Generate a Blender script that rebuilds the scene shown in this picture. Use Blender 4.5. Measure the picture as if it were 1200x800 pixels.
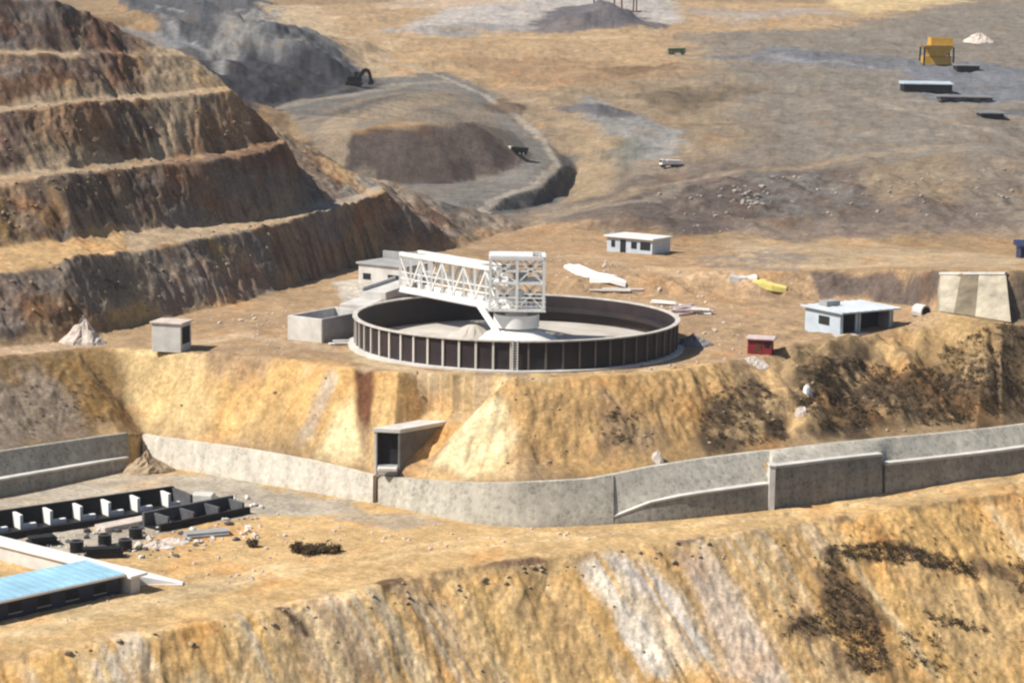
import bpy, bmesh, math, random
import numpy as np
from mathutils import Vector, Matrix
from mathutils.geometry import delaunay_2d_cdt

for o in list(bpy.data.objects):
    bpy.data.objects.remove(o)
S = bpy.context.scene
COL = S.collection
random.seed(7)
RNG = np.random.default_rng(11)
R = math.radians

# ------------------------------------------------------------------ camera
F = 2400.0                      # focal length in photo pixels (1200 wide)
CAM = np.array([-0.5, -252.6, 40.8])
PITCH, ROLL = R(9.1), R(0.9)
cam_d = bpy.data.cameras.new('camera')
cam_d.sensor_width = 36.0
cam_d.lens = 36.0 * F / 1200.0
cam_d.clip_start, cam_d.clip_end = 1.0, 6000.0
cam = bpy.data.objects.new('camera', cam_d)
COL.objects.link(cam)
ROT = Matrix.Rotation(R(90) - PITCH, 3, 'X') @ Matrix.Rotation(ROLL, 3, 'Z')
cam.matrix_world = Matrix.Translation(CAM.tolist()) @ ROT.to_4x4()
S.camera = cam
ROTN = np.array(ROT)

# ------------------------------------------------------------------ light
SUN_EL, SUN_AZ = R(48), R(18)   # from the left, a little on the camera's side
sun_dir = Vector((-math.cos(SUN_EL) * math.cos(SUN_AZ), -math.cos(SUN_EL) * math.sin(SUN_AZ), math.sin(SUN_EL)))
W = bpy.data.worlds.new('World')
S.world = W
W.use_nodes = True
nt = W.node_tree
bg = nt.nodes['Background']
sky = nt.nodes.new('ShaderNodeTexSky')
sky.sky_type = 'NISHITA'
sky.sun_disc = False
sky.sun_elevation = SUN_EL
sky.sun_rotation = math.atan2(sun_dir.x, sun_dir.y)
nt.links.new(sky.outputs[0], bg.inputs[0])
bg.inputs[1].default_value = 0.058
sd = bpy.data.lights.new('sun', 'SUN')
sd.energy = 4.8
sd.angle = R(0.5)
sd.color = (1.0, 0.94, 0.84)
sun = bpy.data.objects.new('sun', sd)
sun.rotation_euler = (-sun_dir).to_track_quat('-Z', 'Y').to_euler()
COL.objects.link(sun)
S.view_settings.view_transform = 'Standard'
S.view_settings.look = 'None'
S.view_settings.gamma = 1.0
S.view_settings.exposure = 0.45
S.cycles.filter_width = 2.3
S.cycles.max_bounces = 5

# ------------------------------------------------------------------ helpers: survey the site from the photo
def ray(px, py):
    return ROTN @ np.array([(px - 600.0) / F, (400.0 - py) / F, -1.0])
def at(px, py, z):
    d = ray(px, py)
    t = (z - CAM[2]) / d[2]
    return CAM + d * t
def atd(px, py, dist):
    d = ray(px, py)
    return CAM + d * (dist / d[1])
def V(a):
    return Vector([float(q) for q in a])

# ------------------------------------------------------------------ noise
def _h(ix, iy, seed):
    n = (ix.astype(np.int64) * 374761393 + iy.astype(np.int64) * 668265263 + seed * 1442695041) & 0x7fffffff
    n = ((n ^ (n >> 13)) * 1274126177) & 0x7fffffff
    n = n ^ (n >> 16)
    return (n & 0xffff) / 32767.5 - 1.0
def vnoise(x, y, seed=0):
    ix, iy = np.floor(x), np.floor(y)
    fx, fy = x - ix, y - iy
    fx = fx * fx * (3 - 2 * fx)
    fy = fy * fy * (3 - 2 * fy)
    a, b = _h(ix, iy, seed), _h(ix + 1, iy, seed)
    c, d = _h(ix, iy + 1, seed), _h(ix + 1, iy + 1, seed)
    return (a * (1 - fx) + b * fx) * (1 - fy) + (c * (1 - fx) + d * fx) * fy
def fbm(x, y, seed=0, octv=4, gain=0.5):
    s, amp, f = 0.0, 1.0, 1.0
    for k in range(octv):
        s = s + amp * vnoise(x * f + 13.7 * k, y * f - 7.1 * k, seed + k)
        amp *= gain
        f *= 2.03
    return s
def sstep(a, b, x):
    t = np.clip((x - a) / (b - a), 0, 1)
    return t * t * (3 - 2 * t)

# ------------------------------------------------------------------ terrain break lines
ZR = -13.5                      # level of the road and the lower yard
EDGE = [(-420, 868), (-300, 838), (-120, 797), (0, 768), (67, 764), (118, 754), (182, 742), (250, 728), (320, 713), (400, 697), (444, 688),
        (501, 671), (559, 661), (623, 652), (704, 646), (798, 634), (850, 628), (935, 612), (1036, 598), (1200, 575), (1400, 545), (1620, 515)]
WALL_LL = [(-420, 655, 637, 596), (-200, 619, 600, 563), (0, 583, 563, 529), (80, 566, 549, 517), (150, 551, 537, 507)]
WALL_L = [(167, 541, 509), (200, 548, 514), (280, 562, 525), (360, 576, 539), (437, 589, 557)]
WALL_M = [(443, 590, 557, 1.0), (480, 598, 561, 1.1), (520, 607, 564, 1.2), (560, 614, 566, 1.3), (620, 618, 565, 1.5), (690, 615.5, 561, 2.2), (719, 613.8, 556, 2.6)]
WALL_R1 = [(719.2, 613.7, 606.5, 555.9, 2.65), (762, 611, 590, 547, 3.4), (800, 608, 582, 541, 4.2), (850, 603, 575, 534, 4.6), (902, 597, 568, 528, 4.8)]
WALL_R2 = [(906, 596.5, 549, 528, 4.6), (970, 588, 541, 520, 4.5), (1034, 578, 534, 514, 4.5), (1038, 577.5, 545, 513.5, 4.6), (1120, 565, 536, 506, 5.0), (1200, 553, 526, 497, 5.0), (1400, 520, 497, 468, 5.0), (1620, 488, 468, 440, 5.0)]

def up(b, px, py, back):        # the point `back` metres behind base b that projects on the row py
    return atd(px, py, b[1] - CAM[1] + back)

def off(p, dx=0, dy=0, dz=0):
    return np.array([p[0] + dx, p[1] + dy, p[2] + dz])

W_ll = [(b, up(b, x, c, .5), up(b, x, t, 3.4 if x < 100 else 1.8)) for x, pb, c, t in WALL_LL for b in [at(x, pb, ZR)]]
W_l = [(b, up(b, x, t, .9)) for x, pb, t in WALL_L for b in [at(x, pb, ZR)]]
W_m = [(b, up(b, x, t, k)) for x, pb, t, k in WALL_M for b in [at(x, pb, ZR)]]
W_r1 = [(b, up(b, x, c, .5), up(b, x, t, k)) for x, pb, c, t, k in WALL_R1 for b in [at(x, pb, ZR)]]
W_r2 = [(b, up(b, x, c, .6), up(b, x, t, k)) for x, pb, c, t, k in WALL_R2 for b in [at(x, pb, ZR)]]

def dense(stations, step=1.6):
    out = []
    n_ = len(stations)
    if n_ > 3:
        for i in range(n_ - 1):
            q4 = [stations[min(max(i + k, 0), n_ - 1)] for k in (-1, 0, 1, 2)]
            n = max(1, int(np.linalg.norm(q4[2][0][:2] - q4[1][0][:2]) / step))
            for k in range(n):
                t = k / n
                out.append(tuple(.5 * (2 * b + (c - a) * t + (2 * a - 5 * b + 4 * c - d) * t * t + (3 * b - a - 3 * c + d) * t ** 3) for a, b, c, d in zip(*q4)))
        out.append(tuple(stations[-1]))
        return out
    for a, b in zip(stations[:-1], stations[1:]):
        n = max(1, int(np.linalg.norm(b[0][:2] - a[0][:2]) / step))
        for k in range(n):
            t = k / n
            out.append(tuple(p * (1 - t) + q_ * t for p, q_ in zip(a, b)))
    out.append(tuple(stations[-1]))
    return out

W_ll, W_l, W_m, W_r1, W_r2a, W_r2b = (dense(w, 2.2) for w in (W_ll, W_l, W_m, W_r1, W_r2[:3], W_r2[3:]))
W_r2 = W_r2a + W_r2b
def curve(pts_, step=1.5):
    return [q[0] for q in dense([(p, p) for p in pts_], step)]

LINES = []
edge = [at(x, y, ZR - .1) for x, y in EDGE]
dn = np.array([.52, -.85, 0])
LINES.append([e + dn * 75 + [0, 0, -50] for e in edge])
LINES.append([e + dn * 24 + [0, 0, -19.5] for e in edge])
LINES.append([e + dn * 1.2 + [0, 0, -.9] for e in edge])
LINES.append(edge)
base_line, cope_line, top_line = [], [], []
for w in (W_ll, W_l, W_m, W_r1, W_r2):
    for s in w:
        base_line.append(off(s[0], 0, 1.2))
        mid = s[1] if len(s) == 3 else None
        if mid is not None:
            cope_line.append(off(mid, 0, 1.5, -.35))
        top_line.append(off(s[-1], 0, 1.0, -.2))
LINES.append(base_line)
LINES.append([off(s[1], 0, 1.5, -.35) for s in W_ll])
LINES.append([off(s[1], 0, 1.5, -.35) for s in W_r1])
LINES.append([off(s[1], 0, 1.5, -.35) for s in W_r2])
LINES.append(top_line)
# a short bare shoulder above the walls, then the pad's edge
PAD = [(-420, 470, -1.3), (-200, 440, -1.3), (0, 419, -1.3), (60, 412.5, -1.3), (118, 410, -1.3), (150, 411, -1.2), (200, 413.5, -.9), (260, 416, -.5), (320, 420, -.2), (380, 428, 0), (430, 435, 0),
       (500, 441, 0), (600, 444, 0), (700, 442, 0), (780, 435, 0), (835, 427, 0), (870, 421, 0), (905, 417, 0), (945, 404, .2), (1000, 398, .5), (1050, 388, 1.2),
       (1095, 368, 3.0), (1140, 372, 3.0), (1200, 384, 2.5), (1400, 362, 2.5), (1620, 330, 2.5)]
pad = curve([at(x, y, z) for x, y, z in PAD])
LINES.append(pad)
# terraces on the left hill: outer edge / inner foot of each bench
F0 = [(-420, 452, -1), (-200, 426, -1), (0, 409, -1), (60, 403, -1), (120, 392, -1), (170, 378, -.8), (260, 360, -.2), (330, 340, .3), (400, 316, .3), (450, 303, .3), (500, 296, .3), (540, 290, .3), (566, 281, .3)]
E1 = [(-420, 362, 8), (-200, 340, 8), (0, 323, 8), (80, 308, 8.2), (150, 297, 8.4), (210, 286, 8.6), (300, 268, 8.8), (370, 251, 9), (420, 236, 9.2), (452, 224, 9.4)]
I1 = [(-420, 330, 9.5), (-200, 308, 9.5), (0, 291, 9.5), (80, 281, 9.6), (150, 273, 9.6), (210, 268, 9.7), (300, 259, 9.8), (370, 243, 9.9), (415, 230, 10), (444, 218, 10)]
E2 = [(-420, 252, 17.5), (-200, 232, 17.5), (0, 215, 17.5), (80, 207, 17.6), (160, 199, 17.8), (240, 189, 18), (300, 179, 18.1), (336, 171, 18.2)]
I2 = [(-420, 240, 18), (-200, 220, 18), (0, 205, 18), (80, 198, 18.1), (160, 190, 18.3), (240, 181, 18.5), (300, 172, 18.6), (328, 166, 18.7)]
E3 = [(-420, 168, 26.3), (-200, 150, 26.4), (0, 133, 26.5), (90, 125, 26.6), (170, 117, 26.8), (235, 110, 27), (272, 107, 27.2)]
I3 = [(-420, 160, 27), (-200, 142, 27), (0, 126, 27), (90, 118, 27.1), (170, 111, 27.3), (235, 105, 27.4), (266, 103, 27.5)]
E4 = [(-420, 86, 34.6), (-200, 74, 34.6), (0, 65, 34.6), (90, 65, 34.3), (160, 65, 34), (222, 66, 33.6)]
I4 = [(-420, 78, 35.1), (-200, 68, 35.1), (0, 60, 35.1), (90, 60, 34.9), (150, 60, 34.6), (210, 62, 34.2)]
E5 = [(-420, 0, 44), (-200, -4, 44), (0, -6, 44), (60, 2, 42), (110, 22, 39.5), (150, 42, 37.2)]
f0 = [at(x, y, z) for x, y, z in F0]
f0d = [p[1] - CAM[1] for p in f0]
def nose(L, k, back):           # each bench lies a fixed run behind the hill's foot
    pts = [atd(x, y, np.interp(x, [q[0] for q in F0], f0d) + k) for x, y, z in L]
    pts.append(off(pts[-1], back[0], back[1], -.5))
    return pts
LINES.append(f0)
for L, k, bk in ((E1, 9, (-3, 26)), (I1, 20, (-5, 24)), (E2, 28, (-6, 28)), (I2, 34, (-7, 28)), (E3, 42, (-8, 28)), (I3, 47, (-9, 28)), (E4, 55, (-10, 26)), (I4, 59, (-11, 26)), (E5, 67, (-12, 24))):
    LINES.append(nose(L, k, bk))
# pad, rear side and the right hand cut
LINES.append([at(620, 268, .2), at(700, 272, .2), at(800, 288, .2), at(900, 305, .3), at(945, 318, .4)])
foot_cut = [(958, 350, .5), (1010, 352, .8), (1060, 356, 1.2), (1100, 362, 2.6), (1180, 376, 2.6), (1260, 372, 2.6), (1400, 352, 2.6), (1620, 318, 2.6)]
fc = [at(x, y, z) for x, y, z in foot_cut]
LINES.append(fc)
top_cut = [(950, 318), (1010, 317), (1060, 317), (1100, 318), (1180, 320), (1260, 320), (1400, 304), (1620, 282)]
LINES.append([atd(x, y, f[1] - CAM[1] + 5) for (x, y), f in zip(top_cut, fc)])
LINES.append([atd(x, y, 345) for x, y in ((960, 300), (1050, 300), (1120, 300), (1200, 302), (1260, 302))])
# rough waste slope behind the pad
LINES.append([atd(x, y, d) for x, y, d in ((640, 262, 384), (720, 256, 388), (800, 262, 385), (900, 280, 372), (1000, 288, 366), (1120, 288, 366), (1200, 288, 366), (1620, 300, 366))])
LINES.append([atd(x, y, d) for x, y, d in ((690, 222, 425), (760, 212, 425), (830, 208, 425), (900, 206, 425), (1000, 212, 425), (1100, 212, 425), (1200, 210, 425), (1620, 215, 425))])
# haul road loop round the brown bench face
LINES.append([at(520, 250, 1.5), at(570, 250, 1.5), at(620, 241, 1.8), at(655, 225, 2.2), at(678, 200, 4.5)])
LINES.append([at(505, 236, 3.6), at(540, 236, 3.6), at(590, 232, 3.8), at(635, 217, 4.4), atd(658, 194, 462), atd(640, 167, 505), atd(604, 134, 556), at(566, 108, 18), at(520, 88, 21.5)])
FOOT = [atd(350, 226, 434), atd(372, 224, 436), atd(420, 221, 438), at(470, 215, 4.2), at(512, 216, 4.2), at(560, 211, 4.4), atd(604, 198, 453)]
CREST = [atd(340, 166, 452), atd(372, 162, 455), atd(440, 150, 460), atd(500, 146, 462), atd(552, 143, 464), atd(580, 159, 464), atd(608, 188, 461)]
FOOT, CREST = curve(FOOT, 3), curve(CREST, 3)
LINES.append(FOOT + [atd(626, 184, 470), atd(600, 154, 520), atd(574, 131, 556)])
LINES.append(CREST)
LINES.append([atd(340, 134, 495), atd(440, 116, 535), atd(500, 110, 560)])
# far ground, rising away
far = [(165, 500), (130, 560), (98, 630), (62, 740), (34, 880), (14, 1020), (-14, 1200), (-60, 1500), (-140, 2100)]
for k, (py, d) in enumerate(far):
    if k < 3:
        xs = [720, 800, 900, 1000, 1100, 1200, 1400, 1620] if k == 0 else [690, 800, 900, 1000, 1100, 1200, 1400, 1620] if k == 1 else [640, 720, 800, 900, 1000, 1100, 1200, 1400, 1620]
    else:
        xs = [460, 540, 640, 720, 800, 900, 1000, 1100, 1200, 1400, 1620] if k < 4 else list(range(-420, 1621, 120))
    LINES.append([atd(x, py + (x - 600) * .006, d) for x in xs])
# grey waste dump, upper left
LINES.append([atd(300, 119, 525), atd(350, 113, 555), atd(430, 106, 585)])
LINES.append([atd(262, 88, 548), atd(300, 90, 556), atd(340, 92, 578), atd(405, 90, 606), atd(440, 95, 612)])
LINES.append([atd(200, 54, 590), atd(255, 52, 606), atd(278, 44, 616), atd(320, 25, 628), atd(360, 46, 624), atd(400, 72, 624), atd(436, 86, 626)])
LINES.append([atd(150, 22, 660), atd(240, 26, 690), atd(300, 36, 690), atd(360, 34, 700), atd(425, 62, 690)])
LINES.append([atd(-420, 10, 520), atd(-100, 14, 520), atd(60, 16, 520), atd(130, 30, 520)])

# ------------------------------------------------------------------ triangulate and sample
pts, edges = [], []
for L in LINES:
    i0 = len(pts)
    pts += [np.asarray(p, float) for p in L]
    edges += [(i0 + k, i0 + k + 1) for k in range(len(L) - 1)]
P3 = np.array(pts)
vo, eo, fo, ov, oe, of_ = delaunay_2d_cdt([Vector((p[0], p[1])) for p in pts], edges, [], 0, 1e-5)
TV = np.zeros((len(vo), 3))
bad = 0
for i, v in enumerate(vo):
    TV[i, :2] = v[:]
    if ov[i]:
        TV[i, 2] = P3[ov[i][0], 2]
    else:
        bad += 1
        dd = np.hypot(P3[:, 0] - v[0], P3[:, 1] - v[1])
        j = np.argsort(dd)[:2]
        TV[i, 2] = (P3[j, 2] / (dd[j] + .01)).sum() / (1 / (dd[j] + .01)).sum()
print('terrain crossings:', bad, 'tris', len(fo))
if bad:
    print([tuple(round(float(c), 1) for c in TV[i]) for i in range(len(vo)) if not ov[i]][:30])

NU = 1000
U = np.linspace(-.33, .33, NU)
D = np.concatenate([np.arange(138, 175, .35), np.arange(175, 300, .22), np.arange(300, 440, .33), 440 * np.exp(np.linspace(0, math.log(2090 / 440), 330))])
ND = len(D)
TU = np.tan(U)
GX = CAM[0] + D[:, None] * TU[None, :]          # D is the depth along +y
GY = CAM[1] + D[:, None] + 0 * TU[None, :]
GZ = np.full((ND, NU), np.nan)
for f in fo:
    a, b, c = TV[f[0]], TV[f[1]], TV[f[2]]
    ys = np.array([a[1], b[1], c[1]]) - CAM[1]
    xs = np.array([a[0], b[0], c[0]]) - CAM[0]
    i0, i1 = np.searchsorted(D, ys.min() - 1e-6), np.searchsorted(D, ys.max() + 1e-6)
    if i1 <= i0:
        continue
    tt = xs / np.maximum(ys, 1)
    j0, j1 = np.searchsorted(TU, tt.min() - 1e-6), np.searchsorted(TU, tt.max() + 1e-6)
    if j1 <= j0:
        continue
    X, Y = GX[i0:i1, j0:j1], GY[i0:i1, j0:j1]
    den = (b[1] - c[1]) * (a[0] - c[0]) + (c[0] - b[0]) * (a[1] - c[1])
    if abs(den) < 1e-9:
        continue
    l1 = ((b[1] - c[1]) * (X - c[0]) + (c[0] - b[0]) * (Y - c[1])) / den
    l2 = ((c[1] - a[1]) * (X - c[0]) + (a[0] - c[0]) * (Y - c[1])) / den
    l3 = 1 - l1 - l2
    m = (l1 > -1e-6) & (l2 > -1e-6) & (l3 > -1e-6)
    sub = GZ[i0:i1, j0:j1]
    sub[m] = (l1 * a[2] + l2 * b[2] + l3 * c[2])[m]
# fill anything left over along each row
for i in range(ND):
    r = GZ[i]
    ok = ~np.isnan(r)
    if ok.any() and not ok.all():
        r[~ok] = np.interp(TU[~ok], TU[ok], r[ok])
for i in range(1, ND):
    if np.isnan(GZ[i]).all():
        GZ[i] = GZ[i - 1]
for i in range(ND - 2, -1, -1):
    if np.isnan(GZ[i]).all():
        GZ[i] = GZ[i + 1]
GZ0 = GZ.copy()

def zraw(x, y, G=None):
    G = GZ if G is None else G
    d = min(max(y - CAM[1], D[0]), D[-1] - .01)
    i = min(max(np.searchsorted(D, d) - 1, 0), ND - 2)
    t = (x - CAM[0]) / d
    u = (math.atan(t) - U[0]) / (U[1] - U[0])
    j = int(min(max(u, 0), NU - 2))
    fu, fi = u - j, (d - D[i]) / (D[i + 1] - D[i])
    return float((G[i, j] * (1 - fu) + G[i, j + 1] * fu) * (1 - fi) + (G[i + 1, j] * (1 - fu) + G[i + 1, j + 1] * fu) * fi)

def hit(px, py):                # where the survey ray meets the ground
    r = ray(px, py)
    u = math.atan(r[0] / r[1])
    j = int(round((u - U[0]) / (U[1] - U[0])))
    j = min(max(j, 0), NU - 1)
    zr = CAM[2] + r[2] / r[1] * D
    k = np.nonzero(GZ0[:, j] > zr)[0]
    d = D[k[0]] if len(k) else D[-1]
    return CAM + r / r[1] * d

# slope mask from the bare model
gy = np.gradient(GZ, axis=0) / np.gradient(D)[:, None]
gx = np.gradient(GZ, axis=1) / (np.gradient(U)[None, :] * D[:, None])
slope = np.hypot(gx, gy)
rough = sstep(.12, .5, slope)
k = np.ones(9) / 9
for _ in range(2):
    rough = np.apply_along_axis(lambda r_: np.convolve(r_, k, 'same'), 0, rough)
    rough = np.apply_along_axis(lambda r_: np.convolve(r_, k, 'same'), 1, rough)

# keep clear of the built walls and the tank pad
def seg_dist(px_, py_, line):
    best = np.full(px_.shape, 1e9)
    for a, b in zip(line[:-1], line[1:]):
        dx, dy = b[0] - a[0], b[1] - a[1]
        t = np.clip(((px_ - a[0]) * dx + (py_ - a[1]) * dy) / (dx * dx + dy * dy + 1e-9), 0, 1)
        best = np.minimum(best, np.hypot(px_ - a[0] - t * dx, py_ - a[1] - t * dy))
    return best
near = D < 330
wd = np.full(GZ.shape, 50.0)
mids = [(np.asarray(a) + np.asarray(b)) / 2 for a, b in zip(base_line, top_line)]
for L in (base_line, mids, top_line):
    wd[near] = np.minimum(wd[near], seg_dist(GX[near], GY[near], L))
clear = sstep(.8, 3.0, wd)
rt = np.hypot(GX, GY)
clear = clear * sstep(20.5, 24.0, rt)

dist = D[:, None] + 0 * GX
# erosion rills running down the faces: coordinate along each face's contour
s_fore = GX * .78 + GY * .63
t_fore = GX * .63 - GY * .78
s_pad = np.arctan2(GX, -GY - 0) * 26.0
t_pad = rt
s_ter = GX * .55 + GY * .83
t_ter = GX * .83 - GY * .55
is_fore = sstep(ZR + .2, ZR - .8, GZ0) * (D < 300)[:, None]
is_pad = (1 - is_fore) * (1 - sstep(-.4, .4, GZ0 - .2))
is_ter = (1 - is_fore) * (1 - is_pad)
def rill(s, t, f, seed):
    w = fbm(s * f * .3, t * .12, seed + 9, 2) * 1.6
    n = fbm(s * f + w, t * .07 + fbm(s * .1, t * .2, seed + 3, 2) * .3, seed, 4, .55)
    return n
rl = rill(s_fore, t_fore, .30, 21) * is_fore + rill(s_pad, t_pad, .34, 31) * is_pad + rill(s_ter, t_ter, .30, 41) * is_ter
dsc = np.clip(dist / 260, 1, 3)
big = fbm(GX * .05, GY * .05, 3, 4)
med = fbm(GX * .22, GY * .22, 5, 4, .55)
fin = fbm(GX * 1.1, GY * 1.1, 8, 3, .6)
lump = np.abs(fbm(GX * .35, GY * .35, 15, 4, .55))
sh_ = sstep(24, 34, GX)
# broken rock: sharp little ledges and joints
crag = (.5 - np.abs(fbm(s_ter * .55, GZ * .7 + t_ter * .2, 301, 4, .6))) * is_ter + (.5 - np.abs(fbm(GX * .8, GY * .8, 311, 4, .6))) * (1 - is_ter)
far_m = sstep(390, 450, D)[:, None] + 0 * GX
FARN = fbm(GX * .02, GY * .012, 51, 3) * 1.5 + fbm(GX * .09, GY * .05, 53, 3) * .55 + fbm(GX * .3, GY * .12, 56, 3) * .2
def tract(pp, soft):
    pl = np.array([hit(x, y)[:2] for x, y in pp])
    ins = np.zeros(GX.shape, bool)
    for k_ in range(len(pl)):
        a, b = pl[k_], pl[(k_ + 1) % len(pl)]
        if a[1] != b[1]:
            ins ^= ((a[1] > GY) != (b[1] > GY)) & (GX < (b[0] - a[0]) * (GY - a[1]) / (b[1] - a[1]) + a[0])
    sel = (D > pl[:, 1].min() - CAM[1] - soft) & (D < pl[:, 1].max() - CAM[1] + soft)
    out = np.zeros(GX.shape)
    dd = seg_dist(GX[sel], GY[sel], list(pl) + [pl[0]])
    out[sel] = sstep(-soft, soft, np.where(ins[sel], dd, -dd))
    return out
HEAPS = []
for hx, hy, sx_, sy_, hh_ in ((660, 36, 16, 22, 5), (700, 34, 20, 24, 8), (738, 34, 18, 20, 6), (560, 34, 26, 20, 3.5), (500, 40, 22, 18, 3), (880, 24, 60, 30, 4),
                              (165, 30, 12, 12, 4), (205, 40, 14, 12, 4.5), (240, 26, 12, 12, 5), (350, 60, 9, 8, 3), (385, 76, 8, 7, 2.5), (185, 60, 14, 8, 3), (225, 74, 12, 7, 2.5), (270, 80, 12, 8, 2.5), (310, 56, 8, 8, 3), (150, 10, 14, 16, 5), (270, 8, 18, 18, 6), (300, 22, 10, 12, 4), (590, 128, 6, 12, 3.0), (780, 112, 12, 14, 3.0), (830, 108, 14, 10, 2.4),
                              (740, 186, 9, 6, 2.4), (700, 130, 9, 14, 2.2), (930, 72, 30, 14, 2.2), (1040, 78, 24, 12, 1.6)):
    hc = hit(hx, hy)
    r2 = np.hypot((GX - hc[0]) / sx_, (GY - hc[1]) / sy_) + .22 * fbm((GX + hx) / sx_ * 1.2, GY / sy_ * 1.2, int(hx), 3)
    FARN = FARN + hh_ * np.maximum(0, 1 - r2)
    HEAPS.append((hx, hc, sx_, sy_))
dump = tract([(140, 0), (190, 46), (240, 68), (300, 120), (440, 106), (446, 96), (400, 62), (360, 30), (330, 10), (300, -10)], 12.0)
FARN = FARN + dump * (1.6 * (.5 - np.abs(fbm(GX * .07, GY * .05, 331, 4, .55))) + .5 * (.5 - np.abs(fbm(GX * .3, GY * .18, 341, 3))))
# graded ground: the haul road loop and the smooth cut face inside it stay even
road = tract([(430, 88), (520, 84), (570, 106), (606, 133), (642, 166), (668, 196), (645, 224), (590, 252), (515, 252), (470, 216), (400, 212), (366, 162), (340, 132), (330, 118)], 4.0)
rough = rough * (1 - .8 * road)
GZ = GZ + clear * (rough * (rl * (.62 - .35 * is_fore - .40 * is_pad * (1 - sh_)) + med * (.36 - .2 * is_fore - .12 * is_pad) + lump * (.25 - .19 * is_fore - .1 * is_pad) + fin * .10 + crag * (.34 * is_ter + .08 * is_pad + .12 * is_fore) + is_pad * (1 - sh_) * .16 * fbm(s_pad * .8, t_pad * .25, 261, 3, .6)) * (1 - .75 * far_m) + (1 - rough) * (med * .07 + fin * .035) * dsc
                   + FARN * far_m * (1 - road) + far_m * (1 - road) * .22 * (.5 - np.abs(fbm(GX * .2, GY * .07, 321, 3))))
# the waste slope behind the pad is lumpy with tipped loads
ws = sstep(366, 385, D)[:, None] * (1 - sstep(430, 480, D))[:, None] * sstep(18, 34, GX)
tip = np.maximum(0, fbm(GX * .09, GY * .06, 77, 3)) * 1.5 + np.maximum(0, fbm(GX * .25, GY * .16, 78, 3)) * .55
GZ = GZ + ws * tip
# boulder-strewn right shoulder above the wall
sh_r = is_pad * sstep(24, 34, GX) * clear
GZ = GZ + sh_r * (np.maximum(0, fbm(GX * .2, GY * .2, 91, 3)) * 1.7 - .3)

lowz = (GZ0 < ZR + .12) & (D < 320)[:, None]
GZ = np.where(lowz, np.minimum(GZ, ZR + .07 + .05 * med), GZ)
GZ = np.where(rt < 20.6, np.minimum(GZ, -.35), GZ)
# washed-out gully above the culvert
gl = [hit(x, y)[:2] for x, y in ((426, 434), (427, 460), (428, 490), (431, 535))]
gd = seg_dist(GX[near], GY[near], gl)
GZ[near] -= .75 * np.exp(-(gd / .75) ** 2)
# hollow dug beside the culvert mouth
CUL_A = atd(438, 546, W_m[0][0][1] - CAM[1] + .7)
CUL_B = atd(469, 548, W_m[0][0][1] - CAM[1] + .2)
CUL_B[2] = CUL_A[2]
CX = (CUL_B - CUL_A)[:2]
CW = float(np.hypot(*CX))
CX = CX / CW
CY = np.array([.70, .714])
det = CX[0] * CY[1] - CX[1] * CY[0]
px_, py_ = GX - CUL_A[0], GY - CUL_A[1]
xl = (px_ * CY[1] - py_ * CY[0]) / det
yl = (py_ * CX[0] - px_ * CX[1]) / det
hol = CUL_A[2] - .1 + .62 * np.maximum(yl, 0) + 1.1 * np.maximum(0, xl - CW - 2.2) + 1.6 * np.maximum(0, -xl) + fin * .12
GZ = np.where((yl > -.2) & (yl < 9) & (xl > -4) & (xl < CW + 9), np.minimum(GZ, hol), GZ)

def ground(x, y):
    return zraw(x, y, GZ)

# ------------------------------------------------------------------ soils: each patch is a tract with its own earth, save the painted dump shadow
base = np.empty(GZ.shape + (3,))
base[:] = (.36, .25, .145)
def poly_world(pp):
    return np.array([hit(x, y)[:2] for x, y in pp])
WARP = np.stack([fbm(GX * .12, GY * .12, 61, 3), fbm(GX * .12, GY * .12, 66, 3)], -1)
WARP2 = np.stack([fbm(GX * .7, GY * .7, 62, 3), fbm(GX * .7, GY * .7, 67, 3)], -1)
def patch(pp, col, soft=1.5, warp=1.5, alpha=1.0, streak=None, world=False):
    pl = np.array(pp) if world else poly_world(pp)
    m0 = soft * 2 + warp * 2 + 1
    i0 = np.searchsorted(D, pl[:, 1].min() - CAM[1] - m0)
    i1 = np.searchsorted(D, pl[:, 1].max() - CAM[1] + m0)
    if i1 <= i0:
        return
    t = np.r_[(pl[:, 0] - m0 - CAM[0]) / (pl[:, 1] - CAM[1]), (pl[:, 0] + m0 - CAM[0]) / (pl[:, 1] - CAM[1])]
    j0, j1 = np.searchsorted(TU, t.min() - .01), np.searchsorted(TU, t.max() + .01)
    sl = (slice(i0, i1), slice(j0, j1))
    X = GX[sl] + WARP[sl][..., 0] * warp + WARP2[sl][..., 0] * warp * .35
    Y = GY[sl] + WARP[sl][..., 1] * warp + WARP2[sl][..., 1] * warp * .35
    ins = np.zeros(X.shape, bool)
    n = len(pl)
    for k in range(n):
        a, b = pl[k], pl[(k + 1) % n]
        if a[1] == b[1]:
            continue
        c = ((a[1] > Y) != (b[1] > Y)) & (X < (b[0] - a[0]) * (Y - a[1]) / (b[1] - a[1]) + a[0])
        ins ^= c
    dd = seg_dist(X, Y, list(pl) + [pl[0]])
    sdv = np.where(ins, dd, -dd)
    m = sstep(-soft, soft, sdv) * alpha
    if streak is not None:
        m = m * sstep(-.25, .35, streak[sl])
    base[sl] = base[sl] * (1 - m[..., None]) + np.array(col) * m[..., None]

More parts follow.
